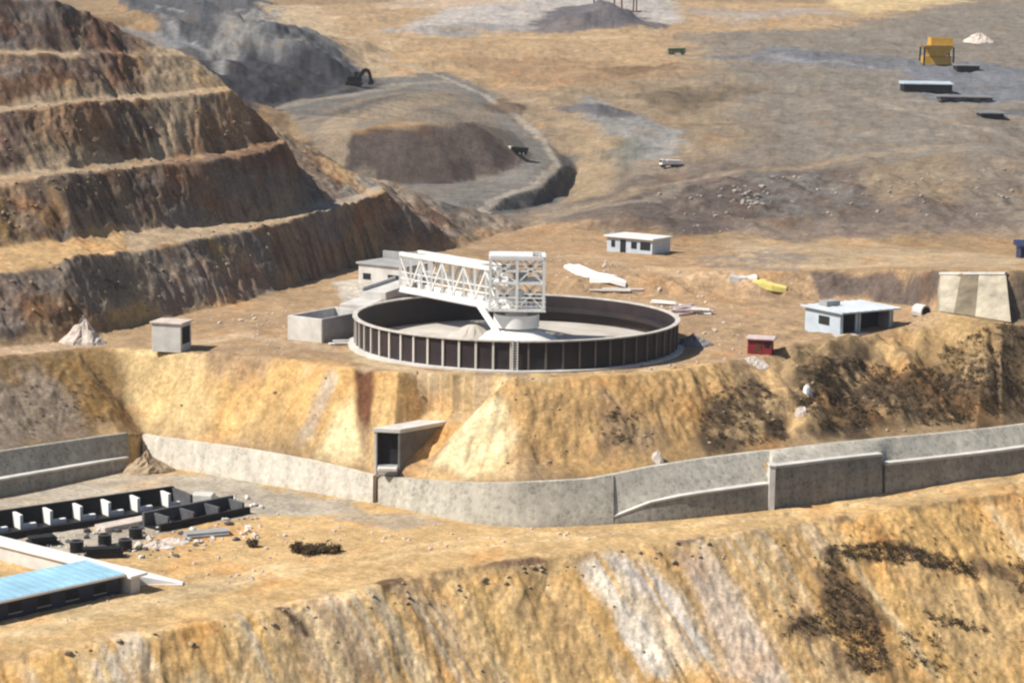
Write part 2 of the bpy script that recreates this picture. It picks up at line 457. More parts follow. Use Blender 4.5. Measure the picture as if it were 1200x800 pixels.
ST_F = fbm(s_fore * .20, t_fore * .018, 101, 4, .55)
ST_F3 = fbm(s_fore * .75 + 11, t_fore * .03, 117, 4, .6)
ST_F2 = fbm(s_fore * .34 + 40, t_fore * .022, 111, 5, .62)
ST_P = fbm(s_pad * .5, t_pad * .08, 121, 4, .6)
ST_T = fbm(s_ter * .4, t_ter * .06, 131, 4, .6)
BL = fbm(GX * .3, GY * .3, 141, 4, .6)
ST_T2 = fbm(s_ter * .7 + 9, t_ter * .16, 171, 5, .65)
ST_T3 = fbm(s_ter * .9 + 31, t_ter * .14, 181, 5, .65)
BL3 = fbm(s_ter * .09, GZ * .12, 191, 4, .6)
BL4 = fbm(s_ter * .07 + 5, GZ * .15, 201, 4, .6)
BL2 = fbm(GX * .12, GY * .12, 151, 4, .6)
# --- broad tracts
patch([(430, 240), (700, 262), (1300, 285), (1300, 20), (800, 60), (560, 100)], (.255, .208, .165), 6, 4)
patch([(350, 5), (420, 70), (560, 100), (700, 150), (800, 140), (1000, 60), (1100, 30), (1000, 0)], (.50, .35, .205), 10, 6)
patch([(560, 120), (640, 170), (690, 240), (800, 200), (960, 150), (1000, 100), (760, 80)], (.36, .275, .185), 8, 6)
patch([(800, 45), (900, 180), (1300, 200), (1300, 0), (1130, 0), (1000, 30)], (.27, .235, .195), 12, 8)
# pad and its roads
patch([(100, 416), (330, 425), (600, 448), (840, 430), (960, 405), (1060, 385), (1100, 360), (960, 340), (900, 300), (700, 268), (560, 268), (480, 300), (330, 345), (180, 380)], (.365, .25, .15), 1.5, 1.5)
patch([(560, 262), (640, 250), (720, 262), (840, 300), (900, 330), (800, 345), (640, 300)], (.43, .285, .165), 3, 3, .8)
# lower yard and road
patch([(-300, 850), (0, 766), (250, 727), (500, 672), (800, 634), (1200, 576), (1600, 515), (1600, 490), (1200, 552), (900, 596), (620, 617), (440, 588), (165, 541), (-300, 630)], (.52, .355, .175), 1.2, 1.0)
patch([(-100, 600), (150, 552), (250, 558), (420, 590), (440, 600), (330, 600), (230, 610), (100, 660), (-100, 650)], (.42, .37, .30), 1.2, 1.6)
patch([(400, 590), (520, 612), (470, 622), (395, 608)], (.36, .30, .23), .8, 1.2, .8)
patch([(0, 735), (200, 690), (330, 660), (350, 672), (200, 712), (0, 752)], (.56, .42, .24), 1, 1.2, .7)
# foreground face
FF = [(-400, 875), (0, 769), (250, 730), (500, 674), (800, 637), (1200, 578), (1600, 518), (1600, 900), (1200, 900), (600, 900), (0, 900), (-400, 1000)]
patch(FF, (.68, .43, .175), .6, .8)
patch(FF, (.72, .56, .34), 1, 1, .7, ST_F)
patch(FF, (.54, .325, .13), 1, 1, .7, ST_F2 - .1)
patch([(300, 714), (420, 692), (520, 674), (470, 720), (490, 800), (380, 800), (335, 750)], (.52, .41, .30), 1.5, 1.5, .55, ST_F2 + .2)
patch([(20, 770), (110, 758), (190, 748), (150, 800), (90, 800)], (.68, .58, .46), 1, 1.5, .8, ST_F2)
patch([(185, 748), (235, 736), (275, 790), (220, 800)], (.60, .36, .13), 1, 1.5, .8)
patch([(320, 714), (333, 711), (368, 748), (362, 752)], (.12, .075, .045), .35, .35, .9)
patch([(660, 658), (735, 648), (790, 690), (825, 740), (850, 800), (745, 800), (712, 720)], (.62, .51, .38), 1.0, 1.3, .8, ST_F3 + .15)
patch([(668, 656), (700, 652), (722, 690), (765, 745), (792, 800), (752, 800), (728, 740), (700, 690)], (.74, .68, .60), .7, .9, .8, ST_F3 + .35)
patch([(706, 650), (736, 648), (790, 700), (836, 770), (822, 778), (775, 715)], (.70, .64, .59), .6, .7, .8, ST_F3 + .35)
patch([(380, 705), (700, 650), (1000, 605), (960, 720), (900, 800), (380, 800)], (.74, .63, .48), 1, 1, .5, ST_F3 - .3)
patch([(0, 775), (380, 705), (380, 800), (0, 820)], (.74, .64, .50), 1, 1, .6, ST_F3 - .2)
patch([(790, 652), (835, 642), (890, 720), (920, 800), (860, 800), (820, 720)], (.60, .50, .42), 1, 1.2, .75, ST_F + .2)
patch([(540, 692), (640, 672), (690, 740), (720, 800), (560, 800)], (.66, .44, .195), 2, 2, .7)
patch([(620, 690), (650, 690), (690, 760), (690, 800), (660, 800)], (.42, .27, .13), 1, 1, .7)
patch([(0, 792), (130, 775), (330, 770), (360, 800), (0, 840)], (.50, .32, .14), 2, 2, .5)
patch([(960, 638), (1040, 630), (1150, 655), (1200, 650), (1200, 720), (1140, 680), (1060, 662), (985, 660), (1000, 690), (1040, 740), (1040, 800), (985, 800), (980, 745), (910, 742), (930, 712), (965, 705)], (.17, .11, .062), .8, 1.2, .9, BL + .3)
patch([(1090, 660), (1180, 690), (1200, 760), (1130, 780), (1060, 720)], (.58, .40, .20), 1.5, 2, .7)
patch([(440, 682), (470, 676), (480, 684), (450, 694)], (.13, .08, .05), .3, .4, .9)
patch([(555, 662), (625, 650), (640, 654), (590, 664)], (.20, .12, .08), .3, .4, .9)
patch([(790, 634), (830, 628), (830, 633), (800, 640)], (.15, .11, .09), .3, .4, .9)
# slope under the pad
patch([(130, 415), (440, 437), (620, 446), (850, 430), (850, 528), (700, 560), (440, 555), (170, 510)], (.52, .345, .155), 1, 1.2)
patch([(125, 416), (150, 412), (230, 416), (260, 470), (240, 520), (160, 508), (128, 470)], (.58, .43, .225), 1.2, 1.5, .8)
patch([(130, 415), (440, 437), (850, 430), (850, 528), (700, 560), (440, 555), (170, 510)], (.65, .455, .215), 1, 1, .7, ST_P)
patch([(350, 440), (470, 445), (600, 452), (590, 475), (540, 500), (430, 500), (350, 470)], (.54, .32, .13), 2, 2, .8)
patch([(505, 552), (520, 520), (555, 480), (590, 462), (612, 500), (600, 562), (540, 562)], (.82, .68, .42), .8, .7, .95)
patch([(372, 545), (395, 480), (415, 468), (424, 545), (400, 552)], (.80, .66, .40), .8, .8, .9)
patch([(240, 430), (420, 440), (400, 480), (300, 515), (250, 480)], (.60, .375, .155), 2, 2, .75)
patch([(600, 460), (850, 432), (920, 470), (930, 520), (780, 545), (600, 560)], (.44, .27, .12), 2, 2, .75)
patch([(690, 480), (760, 470), (770, 520), (700, 530)], (.29, .21, .14), 2, 2.5, .7)
patch([(374, 455), (388, 442), (396, 446), (368, 508), (356, 524), (346, 520)], (.42, .36, .29), .5, .5, .85)
patch([(415, 433), (437, 433), (436, 472), (432, 505), (420, 505), (417, 472)], (.135, .055, .032), .35, .35, .95)
patch([(419, 500), (433, 500), (434, 540), (423, 545)], (.36, .25, .15), .35, .35, .8)
# dark scrubby shoulder on the right
patch([(860, 440), (950, 402), (1060, 385), (1120, 372), (1300, 395), (1300, 490), (1100, 505), (900, 525), (810, 530)], (.33, .23, .125), 1.5, 2)
patch([(940, 420), (1010, 415), (1080, 440), (1150, 455), (1200, 470), (1200, 492), (1050, 502), (960, 512), (930, 470)], (.105, .074, .048), 1.5, 2, .92, BL + .5)
patch([(830, 460), (880, 440), (925, 480), (930, 518), (830, 528), (812, 500)], (.105, .072, .046), 1.2, 1.5, .92, BL + .5)
patch([(1080, 405), (1150, 398), (1300, 400), (1300, 486), (1090, 500), (1060, 460)], (.12, .086, .055), 1.5, 2, .9, BL + .3)
patch([(872, 430), (895, 425), (930, 470), (945, 500), (930, 512), (905, 470)], (.60, .40, .20), .8, .8, .9)
patch([(1010, 405), (1050, 405), (1090, 440), (1060, 440)], (.58, .40, .20), 1, 1, .7)
patch([(1050, 388), (1110, 370), (1160, 385), (1180, 420), (1120, 440), (1080, 420)], (.42, .28, .13), 1.5, 1.5, .7)
patch([(-300, 460), (0, 421), (120, 408), (140, 440), (150, 505), (0, 527), (-300, 560)], (.25, .165, .08), 1, 1.5)
patch([(-300, 470), (0, 440), (40, 430), (80, 470), (90, 512), (0, 525), (-300, 540)], (.25, .20, .155), 1.5, 2, .9)
patch([(60, 425), (125, 412), (140, 500), (100, 500), (75, 450)], (.30, .175, .06), 1, 2, .75, ST_T + .2)
# left terraces: faces
patch([(-300, 440), (0, 407), (120, 391), (180, 375), (150, 300), (0, 326), (-300, 366)], (.20, .115, .06), 1, 1)
patch([(-300, 440), (0, 407), (120, 391), (180, 375), (150, 300), (0, 326), (-300, 366)], (.33, .20, .09), 1, 1, .6, ST_T)
patch([(90, 318), (150, 300), (170, 330), (150, 350), (110, 345)], (.18, .17, .09), 1, 1, .7)
patch([(110, 385), (125, 352), (165, 345), (180, 376)], (.42, .32, .15), .7, .7, .8)
patch([(178, 374), (180, 330), (150, 300), (200, 290), (260, 330), (290, 352)], (.33, .22, .14), .8, .7)
patch([(190, 298), (215, 288), (275, 345), (265, 355), (235, 345)], (.24, .20, .17), .6, .5, .8)
patch([(215, 287), (300, 270), (370, 252), (450, 225), (500, 255), (562, 281), (450, 302), (330, 338), (290, 352)], (.27, .185, .12), .8, 1)
patch([(225, 290), (310, 270), (330, 300), (300, 330), (270, 325)], (.44, .28, .085), 1, 1.5, .8, BL + .3)
patch([(270, 310), (300, 302), (310, 326), (285, 332)], (.34, .10, .05), .8, 1, .7)
patch([(320, 275), (380, 255), (430, 300), (390, 315), (340, 325)], (.20, .155, .125), 1, 1.5, .8, ST_T + .2)
patch([(400, 245), (440, 232), (470, 265), (440, 300), (420, 290)], (.40, .29, .17), 1, 1, .7, ST_T + .2)
patch([(450, 232), (500, 240), (560, 278), (500, 292), (455, 295)], (.20, .13, .095), 1, 1, .75)
patch([(-300, 320), (0, 290), (80, 280), (150, 272), (330, 182), (0, 216), (-300, 256)], (.17, .125, .09), .8, .8)
patch([(150, 272), (300, 258), (440, 220), (400, 205), (336, 172), (160, 200)], (.185, .14, .11), .8, .8)
patch([(-100, 300), (0, 288), (60, 278), (75, 225), (0, 218), (-100, 230)], (.33, .20, .075), 1, 1.5, .85, ST_T + .3)
patch([(60, 220), (330, 180), (370, 215), (200, 262), (100, 272)], (.26, .20, .15), 1, 1, .5, ST_T)
patch([(300, 195), (336, 175), (390, 210), (360, 232), (300, 230)], (.12, .085, .08), 1, 1, .75)
patch([(-300, 242), (0, 204), (160, 188), (328, 164), (270, 108), (160, 120), (0, 134), (-300, 170)], (.25, .185, .12), .8, .8)
patch([(-100, 215), (0, 203), (20, 200), (30, 140), (0, 134), (-100, 145)], (.16, .08, .07), 1, 1, .8)
patch([(195, 125), (260, 112), (300, 160), (290, 176), (220, 180)], (.46, .37, .26), 1.2, 1.5, .85, ST_T + .3)
patch([(150, 130), (195, 125), (215, 175), (160, 182)], (.185, .14, .11), 1, 1.5, .7)
patch([(268, 108), (290, 112), (345, 160), (400, 205), (450, 225), (380, 200), (330, 168), (300, 150)], (.42, .27, .14), .8, .8, .9)
patch([(-300, 160), (0, 125), (160, 111), (270, 104), (222, 66), (90, 66), (0, 66), (-300, 90)], (.14, .095, .075), .8, .8)
patch([(100, 80), (140, 68), (160, 105), (110, 115)], (.36, .19, .08), 1, 1.2, .8, ST_T + .3)
patch([(140, 68), (222, 66), (270, 104), (160, 110)], (.30, .19, .10), 1, 1, .85)
patch([(-300, 78), (0, 60), (90, 60), (160, 60), (110, 22), (60, 0), (-300, -10)], (.13, .085, .07), .8, .8)
TERR = [(-300, 440), (0, 408), (120, 391), (180, 377), (290, 352), (450, 302), (562, 281), (500, 240), (450, 224), (336, 170), (270, 106), (222, 66), (110, 22), (60, 0), (-300, -8)]
patch(TERR, (.085, .060, .055), .6, .8, .62, ST_T2)
patch(TERR, (.33, .25, .175), .6, .8, .45, ST_T3 - .1)
patch(TERR, (.27, .125, .06), .6, 1, .38, BL3 - .32)
patch(TERR, (.20, .185, .17), .6, 1, .6, BL4 - .12)
# bench roads on the terraces
for pp in ([(-300, 345), (0, 322), (80, 307), (152, 296), (150, 274), (80, 281), (0, 291), (-300, 322)],):
    patch(pp, (.46, .305, .155), .6, .5)
patch([(152, 296), (300, 267), (452, 223), (444, 218), (300, 259), (150, 273)], (.40, .30, .20), .6, .5)
for L in ([(-300, 239), (0, 215), (160, 199), (336, 171), (328, 166), (160, 190), (0, 205), (-300, 228)],
          [(-300, 160), (0, 133), (170, 117), (272, 107), (266, 103), (170, 111), (0, 126), (-300, 151)],
          [(-300, 80), (0, 65), (90, 65), (222, 66), (210, 62), (90, 60), (0, 60), (-300, 72)]):
    patch(L, (.37, .28, .19), .5, .3)
patch([(-200, 442), (0, 419), (120, 406), (125, 396), (60, 404), (0, 410), (-200, 430)], (.46, .33, .22), .4, .4)
patch([(360, 245), (440, 214), (445, 222), (372, 250)], (.30, .26, .22), .5, .4)
# haul road loop and the brown bench face
patch([(430, 88), (520, 84), (570, 106), (606, 133), (642, 166), (664, 196), (640, 220), (590, 236), (520, 240), (470, 216), (610, 198), (574, 131), (520, 106), (440, 112), (340, 132), (330, 118)], (.225, .208, .19), 1.5, 1)
patch([(520, 250), (580, 252), (640, 238), (668, 212), (680, 188), (660, 180), (655, 200), (630, 220), (580, 234), (515, 236)], (.13, .13, .13), .8, .8)
patch([(340, 140), (440, 112), (520, 106), (574, 132), (556, 143), (440, 148), (366, 162)], (.285, .24, .19), 2, 1.5)
patch([p[:2] for p in FOOT] + [p[:2] for p in CREST[::-1]], (.115, .09, .081), .7, .4, world=True)
patch([(330, 128), (420, 92), (480, 96), (480, 108), (400, 124), (350, 140)], (.21, .195, .18), 1.5, 1.5)
patch([(575, 118), (590, 115), (614, 140), (612, 150), (590, 138)], (.17, .13, .10), 1, .8, .9)
# grey waste dump
patch([(140, 0), (190, 46), (240, 68), (300, 120), (440, 108), (446, 96), (400, 62), (360, 30), (330, 10), (300, -10)], (.12, .122, .132), 2, 2)
patch([(230, 70), (300, 66), (400, 78), (442, 96), (420, 108), (300, 118), (258, 98)], (.062, .062, .072), 1.5, 2)  # dark band puts the shadow at the dump's foot into the colour
patch([(250, 45), (275, 20), (320, 12), (300, 30), (285, 55), (270, 70), (235, 70)], (.26, .25, .24), .9, 1.2, .8)
patch([(300, 30), (345, 26), (395, 66), (330, 66), (290, 50)], (.24, .24, .24), 1, 2, .8, BL2 + .3)
patch([(140, 30), (230, 48), (200, 55), (150, 45)], (.30, .315, .34), 2, 3, .7)
patch([(200, 5), (260, 30), (230, 42), (180, 20)], (.075, .08, .095), 2, 4, .8, BL2 + .35)
# far ground, right and top
patch([(300, 5), (380, 8), (430, 60), (480, 90), (450, 92), (390, 50)], (.60, .46, .30), 3, 3, .8)
patch([(470, 30), (520, 8), (620, -5), (790, 0), (800, 28), (640, 36)], (.52, .49, .47), 5, 5, .9)
patch([(610, 34), (650, 10), (700, 6), (740, 16), (775, 32), (690, 36)], (.15, .14, .155), 4, 3, .95)
patch([(440, 10), (480, -10), (640, -10), (600, 5)], (.62, .48, .36), 6, 5, .8)
patch([(960, -20), (980, 6), (1010, 18), (1060, 14), (1130, 4), (1140, -20)], (.72, .55, .30), 5, 5, .8)
patch([(800, 10), (960, 8), (1000, 20), (860, 28)], (.42, .38, .36), 8, 6, .7)
patch([(520, 68), (660, 66), (780, 80), (840, 88), (700, 100), (590, 96)], (.40, .26, .15), 4, 4, .7)
patch([(690, 84), (790, 78), (800, 86), (720, 92)], (.22, .15, .09), 2, 2, .8)
patch([(756, 108), (790, 100), (850, 100), (900, 106), (840, 116), (800, 130), (770, 124)], (.20, .15, .10), 3, 3, .8)
patch([(895, 60), (960, 66), (1060, 70), (1090, 84), (1000, 86), (930, 78)], (.20, .21, .235), 3, 3, .9)
patch([(1060, 80), (1110, 76), (1300, 96), (1300, 120), (1130, 124), (1060, 110)], (.20, .215, .25), 3, 3, .9)
patch([(1150, 132), (1300, 128), (1300, 142), (1160, 140)], (.15, .16, .19), 3, 2, .8)
patch([(665, 118), (700, 112), (740, 130), (800, 160), (800, 185), (740, 190), (720, 165), (680, 145)], (.32, .32, .32), 2, 2.5, .85)
patch([(720, 170), (750, 168), (750, 200), (715, 205)], (.20, .20, .17), 2, 2, .8)
patch([(620, 245), (720, 200), (800, 186), (860, 190), (840, 215), (720, 240), (650, 258)], (.27, .22, .175), 3, 3, .9)
patch([(640, 256), (690, 228), (740, 205), (830, 190), (960, 186), (1050, 205), (1130, 215), (1300, 220), (1300, 268), (1130, 272), (1000, 280), (900, 276), (800, 272), (700, 262)], (.195, .155, .13), 3, 4, .9)
patch([(700, 245), (760, 215), (880, 205), (960, 195), (1020, 215), (1000, 250), (900, 270), (800, 275)], (.125, .10, .09), 3, 4, .9, BL2 + .4)
patch([(860, 200), (960, 192), (1010, 240), (900, 262)], (.22, .205, .19), 3, 4, .8, BL + .2)
patch([(1010, 195), (1130, 180), (1140, 235), (1040, 240)], (.34, .26, .175), 3, 3, .8)
patch([(1130, 195), (1300, 190), (1300, 260), (1140, 262)], (.27, .225, .18), 3, 3, .8, BL2 + .3)
patch([(850, 262), (1120, 258), (1130, 275), (960, 282), (860, 285)], (.24, .19, .155), 2, 3, .7, BL2 + .4)
patch([(840, 285), (1000, 282), (1200, 300), (1200, 316), (960, 314), (880, 310)], (.45, .34, .22), 2, 2, .8)
patch([(830, 300), (900, 290), (950, 300), (910, 318), (850, 316)], (.26, .22, .19), 1.5, 2, .8, BL + .3)
patch([(948, 324), (970, 323), (1010, 322), (1040, 322), (1070, 322), (1104, 324), (1100, 362), (1080, 359), (1060, 357), (1030, 354), (1010, 352), (985, 351), (958, 350)], (.13, .10, .085), .5, .5)
patch([(1104, 325), (1140, 325), (1180, 326), (1230, 328), (1300, 326), (1300, 366), (1240, 372), (1190, 377), (1150, 371), (1110, 364)], (.17, .13, .095), .8, .8)
# pale loose stone round the tank foot and platform
patch([(395, 330), (480, 322), (480, 345), (430, 368), (400, 362)], (.48, .44, .38), .6, .7, .9)
patch([(400, 405), (420, 418), (520, 440), (640, 444), (740, 436), (800, 420), (780, 434), (640, 450), (500, 448), (410, 425)], (.56, .44, .28), .6, .7, .7)

# wheel tracks and graded roads across the far workings
def track(pp, width, col, alpha=.8, soft=.8):
    L = [hit(x, y)[:2] for x, y in pp]
    ys = [q_[1] for q_ in L]
    sel = (D > min(ys) - CAM[1] - 20) & (D < max(ys) - CAM[1] + 20)
    X = GX[sel] + WARP2[sel][..., 0] * .6
    Y = GY[sel] + WARP2[sel][..., 1] * .6
    m = (1 - sstep(width / 2 - soft, width / 2 + soft, seg_dist(X, Y, L))) * alpha
    base[sel] = base[sel] * (1 - m[..., None]) + np.array(col) * m[..., None]
track([(330, 126), (400, 113), (470, 99), (520, 96)], 6, (.36, .315, .26))
track([(330, 118), (400, 106), (446, 98)], 3, (.13, .125, .125))
track([(330, 156), (400, 142), (460, 128), (520, 114)], 8, (.42, .33, .235))
track([(350, 140), (420, 126), (480, 110)], 2.5, (.16, .14, .125))
track([(512, 236), (590, 230), (632, 214), (654, 193), (638, 168), (604, 136), (566, 111), (520, 92), (450, 66), (410, 40)], 2.2, (.46, .40, .33), .8, .6)
track([(512, 224), (570, 221), (616, 208), (640, 190), (620, 162), (590, 136), (550, 112)], 2.0, (.24, .22, .20), .7, .6)
track([(430, 62), (470, 46), (560, 40), (640, 44), (760, 50)], 7, (.62, .47, .30), .7, 3)
track([(640, 250), (720, 232), (790, 206), (860, 196), (960, 186), (1100, 176)], 5, (.40, .31, .215), .75, 2)
track([(560, 262), (660, 250), (760, 236), (800, 210)], 4, (.36, .30, .24), .7, 1.5)
track([(640, 120), (680, 150), (700, 190), (690, 222)], 9, (.44, .33, .21), .8, 3)
track([(900, 130), (1010, 120), (1120, 132), (1250, 150)], 5, (.34, .29, .235), .7, 2)
track([(1000, 112), (1060, 126), (1120, 150), (1210, 170)], 3, (.40, .34, .27), .7, 1.5)
track([(820, 140), (900, 136), (1000, 146)], 4, (.20, .175, .15), .6, 2)
track([(840, 160), (940, 158), (1020, 166)], 3, (.21, .18, .155), .6, 2)
track([(360, 430), (480, 436), (620, 442)], 1.4, (.50, .38, .25), .5, .6)
track([(560, 290), (640, 300), (700, 300), (800, 322), (900, 350)], 4, (.46, .33, .21), .6, 1)
track([(220, 405), (280, 392), (330, 400), (400, 412)], 3, (.48, .36, .24), .6, .8)
track([(0, 745), (200, 700), (360, 668), (520, 645), (700, 628), (900, 606), (1200, 562)], 1.0, (.62, .47, .28), .6, .4)
track([(0, 733), (200, 690), (360, 658), (520, 636), (700, 621)], .9, (.62, .47, .28), .5, .4)

for hx, hc, sx_, sy_ in HEAPS:
    cl = {660: (.155, .145, .16), 700: (.15, .14, .155), 738: (.16, .15, .165), 560: (.36, .345, .34), 500: (.40, .38, .37), 590: (.15, .115, .09), 780: (.19, .145, .10), 740: (.20, .20, .185), 700.5: (.3, .3, .3), 930: (.185, .19, .215)}.get(hx)
    if cl:
        patch([(hc[0] + sx_ * .95 * math.cos(a), hc[1] + sy_ * .95 * math.sin(a)) for a in np.linspace(0, 2 * math.pi, 20)[:-1]], cl, 3, 3, .9, world=True)
track([(236, 98), (270, 112), (310, 142), (346, 168), (400, 203), (448, 226)], 3.2, (.46, .31, .17), .75, 1.0)
track([(344, 170), (384, 188), (430, 206), (448, 216)], 4, (.34, .28, .22), .6, 1.0)
track([(895, 64), (960, 70), (1060, 74), (1120, 80)], 3, (.13, .135, .15), .7, 1.5)
track([(905, 74), (980, 80), (1060, 88)], 3, (.36, .36, .37), .7, 1.5)
track([(1060, 118), (1130, 122), (1250, 124)], 2.5, (.36, .37, .40), .7, 1.2)

track([(150, 22), (200, 40), (240, 58), (262, 70), (258, 84)], 3, (.33, .33, .33), .8, 1.5)
track([(180, 8), (230, 22), (262, 20), (300, 14)], 4, (.34, .34, .35), .7, 2)
track([(256, 62), (276, 40), (300, 24), (330, 14)], 5, (.33, .315, .295), .8, 1.5)
track([(270, 30), (320, 22), (370, 42), (410, 70), (440, 88)], 2.5, (.36, .34, .31), .7, 1)
# ground colour is scaled darker towards the farther workings
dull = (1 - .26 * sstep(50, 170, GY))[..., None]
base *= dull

# ------------------------------------------------------------------ terrain mesh
nv = ND * NU
co = np.stack([GX, GY, GZ], -1).reshape(-1, 3).astype(np.float32)
idx = np.arange(nv).reshape(ND, NU)
q = np.stack([idx[:-1, :-1], idx[:-1, 1:], idx[1:, 1:], idx[1:, :-1]], -1).reshape(-1, 4)
me = bpy.data.meshes.new('ground')
me.vertices.add(nv)
me.vertices.foreach_set('co', co.ravel())
me.loops.add(q.size)
me.loops.foreach_set('vertex_index', q.ravel().astype(np.int32))
me.polygons.add(len(q))
me.polygons.foreach_set('loop_start', np.arange(0, q.size, 4, dtype=np.int32))
me.polygons.foreach_set('loop_total', np.full(len(q), 4, np.int32))
me.polygons.foreach_set('use_smooth', np.ones(len(q), bool))
me.update()
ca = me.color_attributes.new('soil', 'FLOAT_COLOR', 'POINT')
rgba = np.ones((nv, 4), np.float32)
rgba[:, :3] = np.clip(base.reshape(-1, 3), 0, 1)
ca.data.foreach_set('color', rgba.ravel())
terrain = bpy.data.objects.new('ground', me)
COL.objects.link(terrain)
terrain['kind'] = 'structure'
# ------------------------------------------------------------------ materials
def mat(name, col, rough=.85, metal=0.0, var=.25, scale=1.0, bump=.15, hue=None, spec=.3):
    m = bpy.data.materials.new(name)
    m.use_nodes = True
    t = m.node_tree
    b = t.nodes['Principled BSDF']
    b.inputs['Roughness'].default_value = rough
    b.inputs['Metallic'].default_value = metal
    b.inputs['Specular IOR Level'].default_value = spec
    tc = t.nodes.new('ShaderNodeTexCoord')
    n = t.nodes.new('ShaderNodeTexNoise')
    n.inputs['Scale'].default_value = scale
    n.inputs['Detail'].default_value = 8
    n.inputs['Roughness'].default_value = .62
    t.links.new(tc.outputs['Object'], n.inputs['Vector'])
    mr = t.nodes.new('ShaderNodeMapRange')
    mr.inputs['From Min'].default_value, mr.inputs['From Max'].default_value = .3, .7
    t.links.new(n.outputs['Fac'], mr.inputs['Value'])
    mx = t.nodes.new('ShaderNodeMix')
    mx.data_type = 'RGBA'
    c2 = hue or tuple(c * (1 - var) for c in col)
    c1 = tuple(min(1, c * (1 + var * .5)) for c in col) if hue is None else col
    mx.inputs['A'].default_value = (*c2, 1)
    mx.inputs['B'].default_value = (*c1, 1)
    t.links.new(mr.outputs[0], mx.inputs['Factor'])
    t.links.new(mx.outputs['Result'], b.inputs['Base Color'])
    if bump:
        bp = t.nodes.new('ShaderNodeBump')
        bp.inputs['Strength'].default_value = bump
        bp.inputs['Distance'].default_value = .1
        n2 = t.nodes.new('ShaderNodeTexNoise')
        n2.inputs['Scale'].default_value = scale * 5
        n2.inputs['Detail'].default_value = 6
        t.links.new(tc.outputs['Object'], n2.inputs['Vector'])
        t.links.new(n2.outputs['Fac'], bp.inputs['Height'])
        t.links.new(bp.outputs[0], b.inputs['Normal'])
    return m

def soil_material():
    m = bpy.data.materials.new('earth')
    m.use_nodes = True
    t = m.node_tree
    L = t.links.new
    b = t.nodes['Principled BSDF']
    b.inputs['Roughness'].default_value = .95
    b.inputs['Specular IOR Level'].default_value = .12
    at_ = t.nodes.new('ShaderNodeVertexColor')
    at_.layer_name = 'soil'
    tc = t.nodes.new('ShaderNodeTexCoord')
    def noise(scale, detail=8, rgh=.6):
        n = t.nodes.new('ShaderNodeTexNoise')
        n.inputs['Scale'].default_value = scale
        n.inputs['Detail'].default_value = detail
        n.inputs['Roughness'].default_value = rgh
        L(tc.outputs['Object'], n.inputs['Vector'])
        return n
    def rng(src, a, b_, lo, hi):
        r = t.nodes.new('ShaderNodeMapRange')
        for k, v in zip(('From Min', 'From Max', 'To Min', 'To Max'), (a, b_, lo, hi)):
            r.inputs[k].default_value = v
        L(src, r.inputs['Value'])
        return r.outputs[0]
    def mul(c, fac):
        x = t.nodes.new('ShaderNodeVectorMath')
        x.operation = 'SCALE'
        L(c, x.inputs[0])
        L(fac, x.inputs['Scale'])
        return x.outputs[0]
    def mix(a, b_, fac, kind='MIX'):
        x = t.nodes.new('ShaderNodeMix')
        x.data_type = 'RGBA'
        x.blend_type = kind
        L(fac, x.inputs['Factor'])
        L(a, x.inputs['A'])
        if isinstance(b_, tuple):
            x.inputs['B'].default_value = (*b_, 1)
        else:
            L(b_, x.inputs['B'])
        return x.outputs['Result']
    c = at_.outputs['Color']
    n1, n2, n3, n4 = noise(.06), noise(.35, 10, .66), noise(1.7, 8, .65), noise(.11, 6)
    c = mul(c, rng(n1.outputs['Fac'], .3, .7, .82, 1.18))
    c = mul(c, rng(n2.outputs['Fac'], .3, .72, .70, 1.28))
    c = mul(c, rng(n3.outputs['Fac'], .3, .7, .78, 1.2))
    # iron stains and clay, grey shale fragments
    c = mix(c, (1.16, .90, .66), rng(n4.outputs['Fac'], .54, .7, 0, .75), 'MULTIPLY')
    n5 = noise(.22, 9, .7)
    c = mix(c, (.78, .82, .90), rng(n5.outputs['Fac'], .58, .72, 0, .55), 'MULTIPLY')
    v = t.nodes.new('ShaderNodeTexVoronoi')
    v.inputs['Scale'].default_value = .9
    L(tc.outputs['Object'], v.inputs['Vector'])
    # gravel grain
    v2 = t.nodes.new('ShaderNodeTexVoronoi')
    v2.inputs['Scale'].default_value = 2.6
    L(tc.outputs['Object'], v2.inputs['Vector'])
    sp = t.nodes.new('ShaderNodeSeparateColor')
    L(v2.outputs['Color'], sp.inputs[0])
    c = mul(c, rng(sp.outputs[0], 0, 1, .86, 1.13))
    n6 = noise(6.5, 6, .7)
    c = mul(c, rng(n6.outputs['Fac'], .3, .7, .78, 1.2))
    L(c, b.inputs['Base Color'])
    bp = t.nodes.new('ShaderNodeBump')
    bp.inputs['Strength'].default_value = .55
    bp.inputs['Distance'].default_value = .35
    ad = t.nodes.new('ShaderNodeMath')
    ad.operation = 'MULTIPLY_ADD'
    L(n6.outputs['Fac'], ad.inputs[0])
    ad.inputs[1].default_value = .45
    L(n2.outputs['Fac'], ad.inputs[2])
    L(ad.outputs[0], bp.inputs['Height'])
    L(bp.outputs[0], b.inputs['Normal'])
    return m
me.materials.append(soil_material())

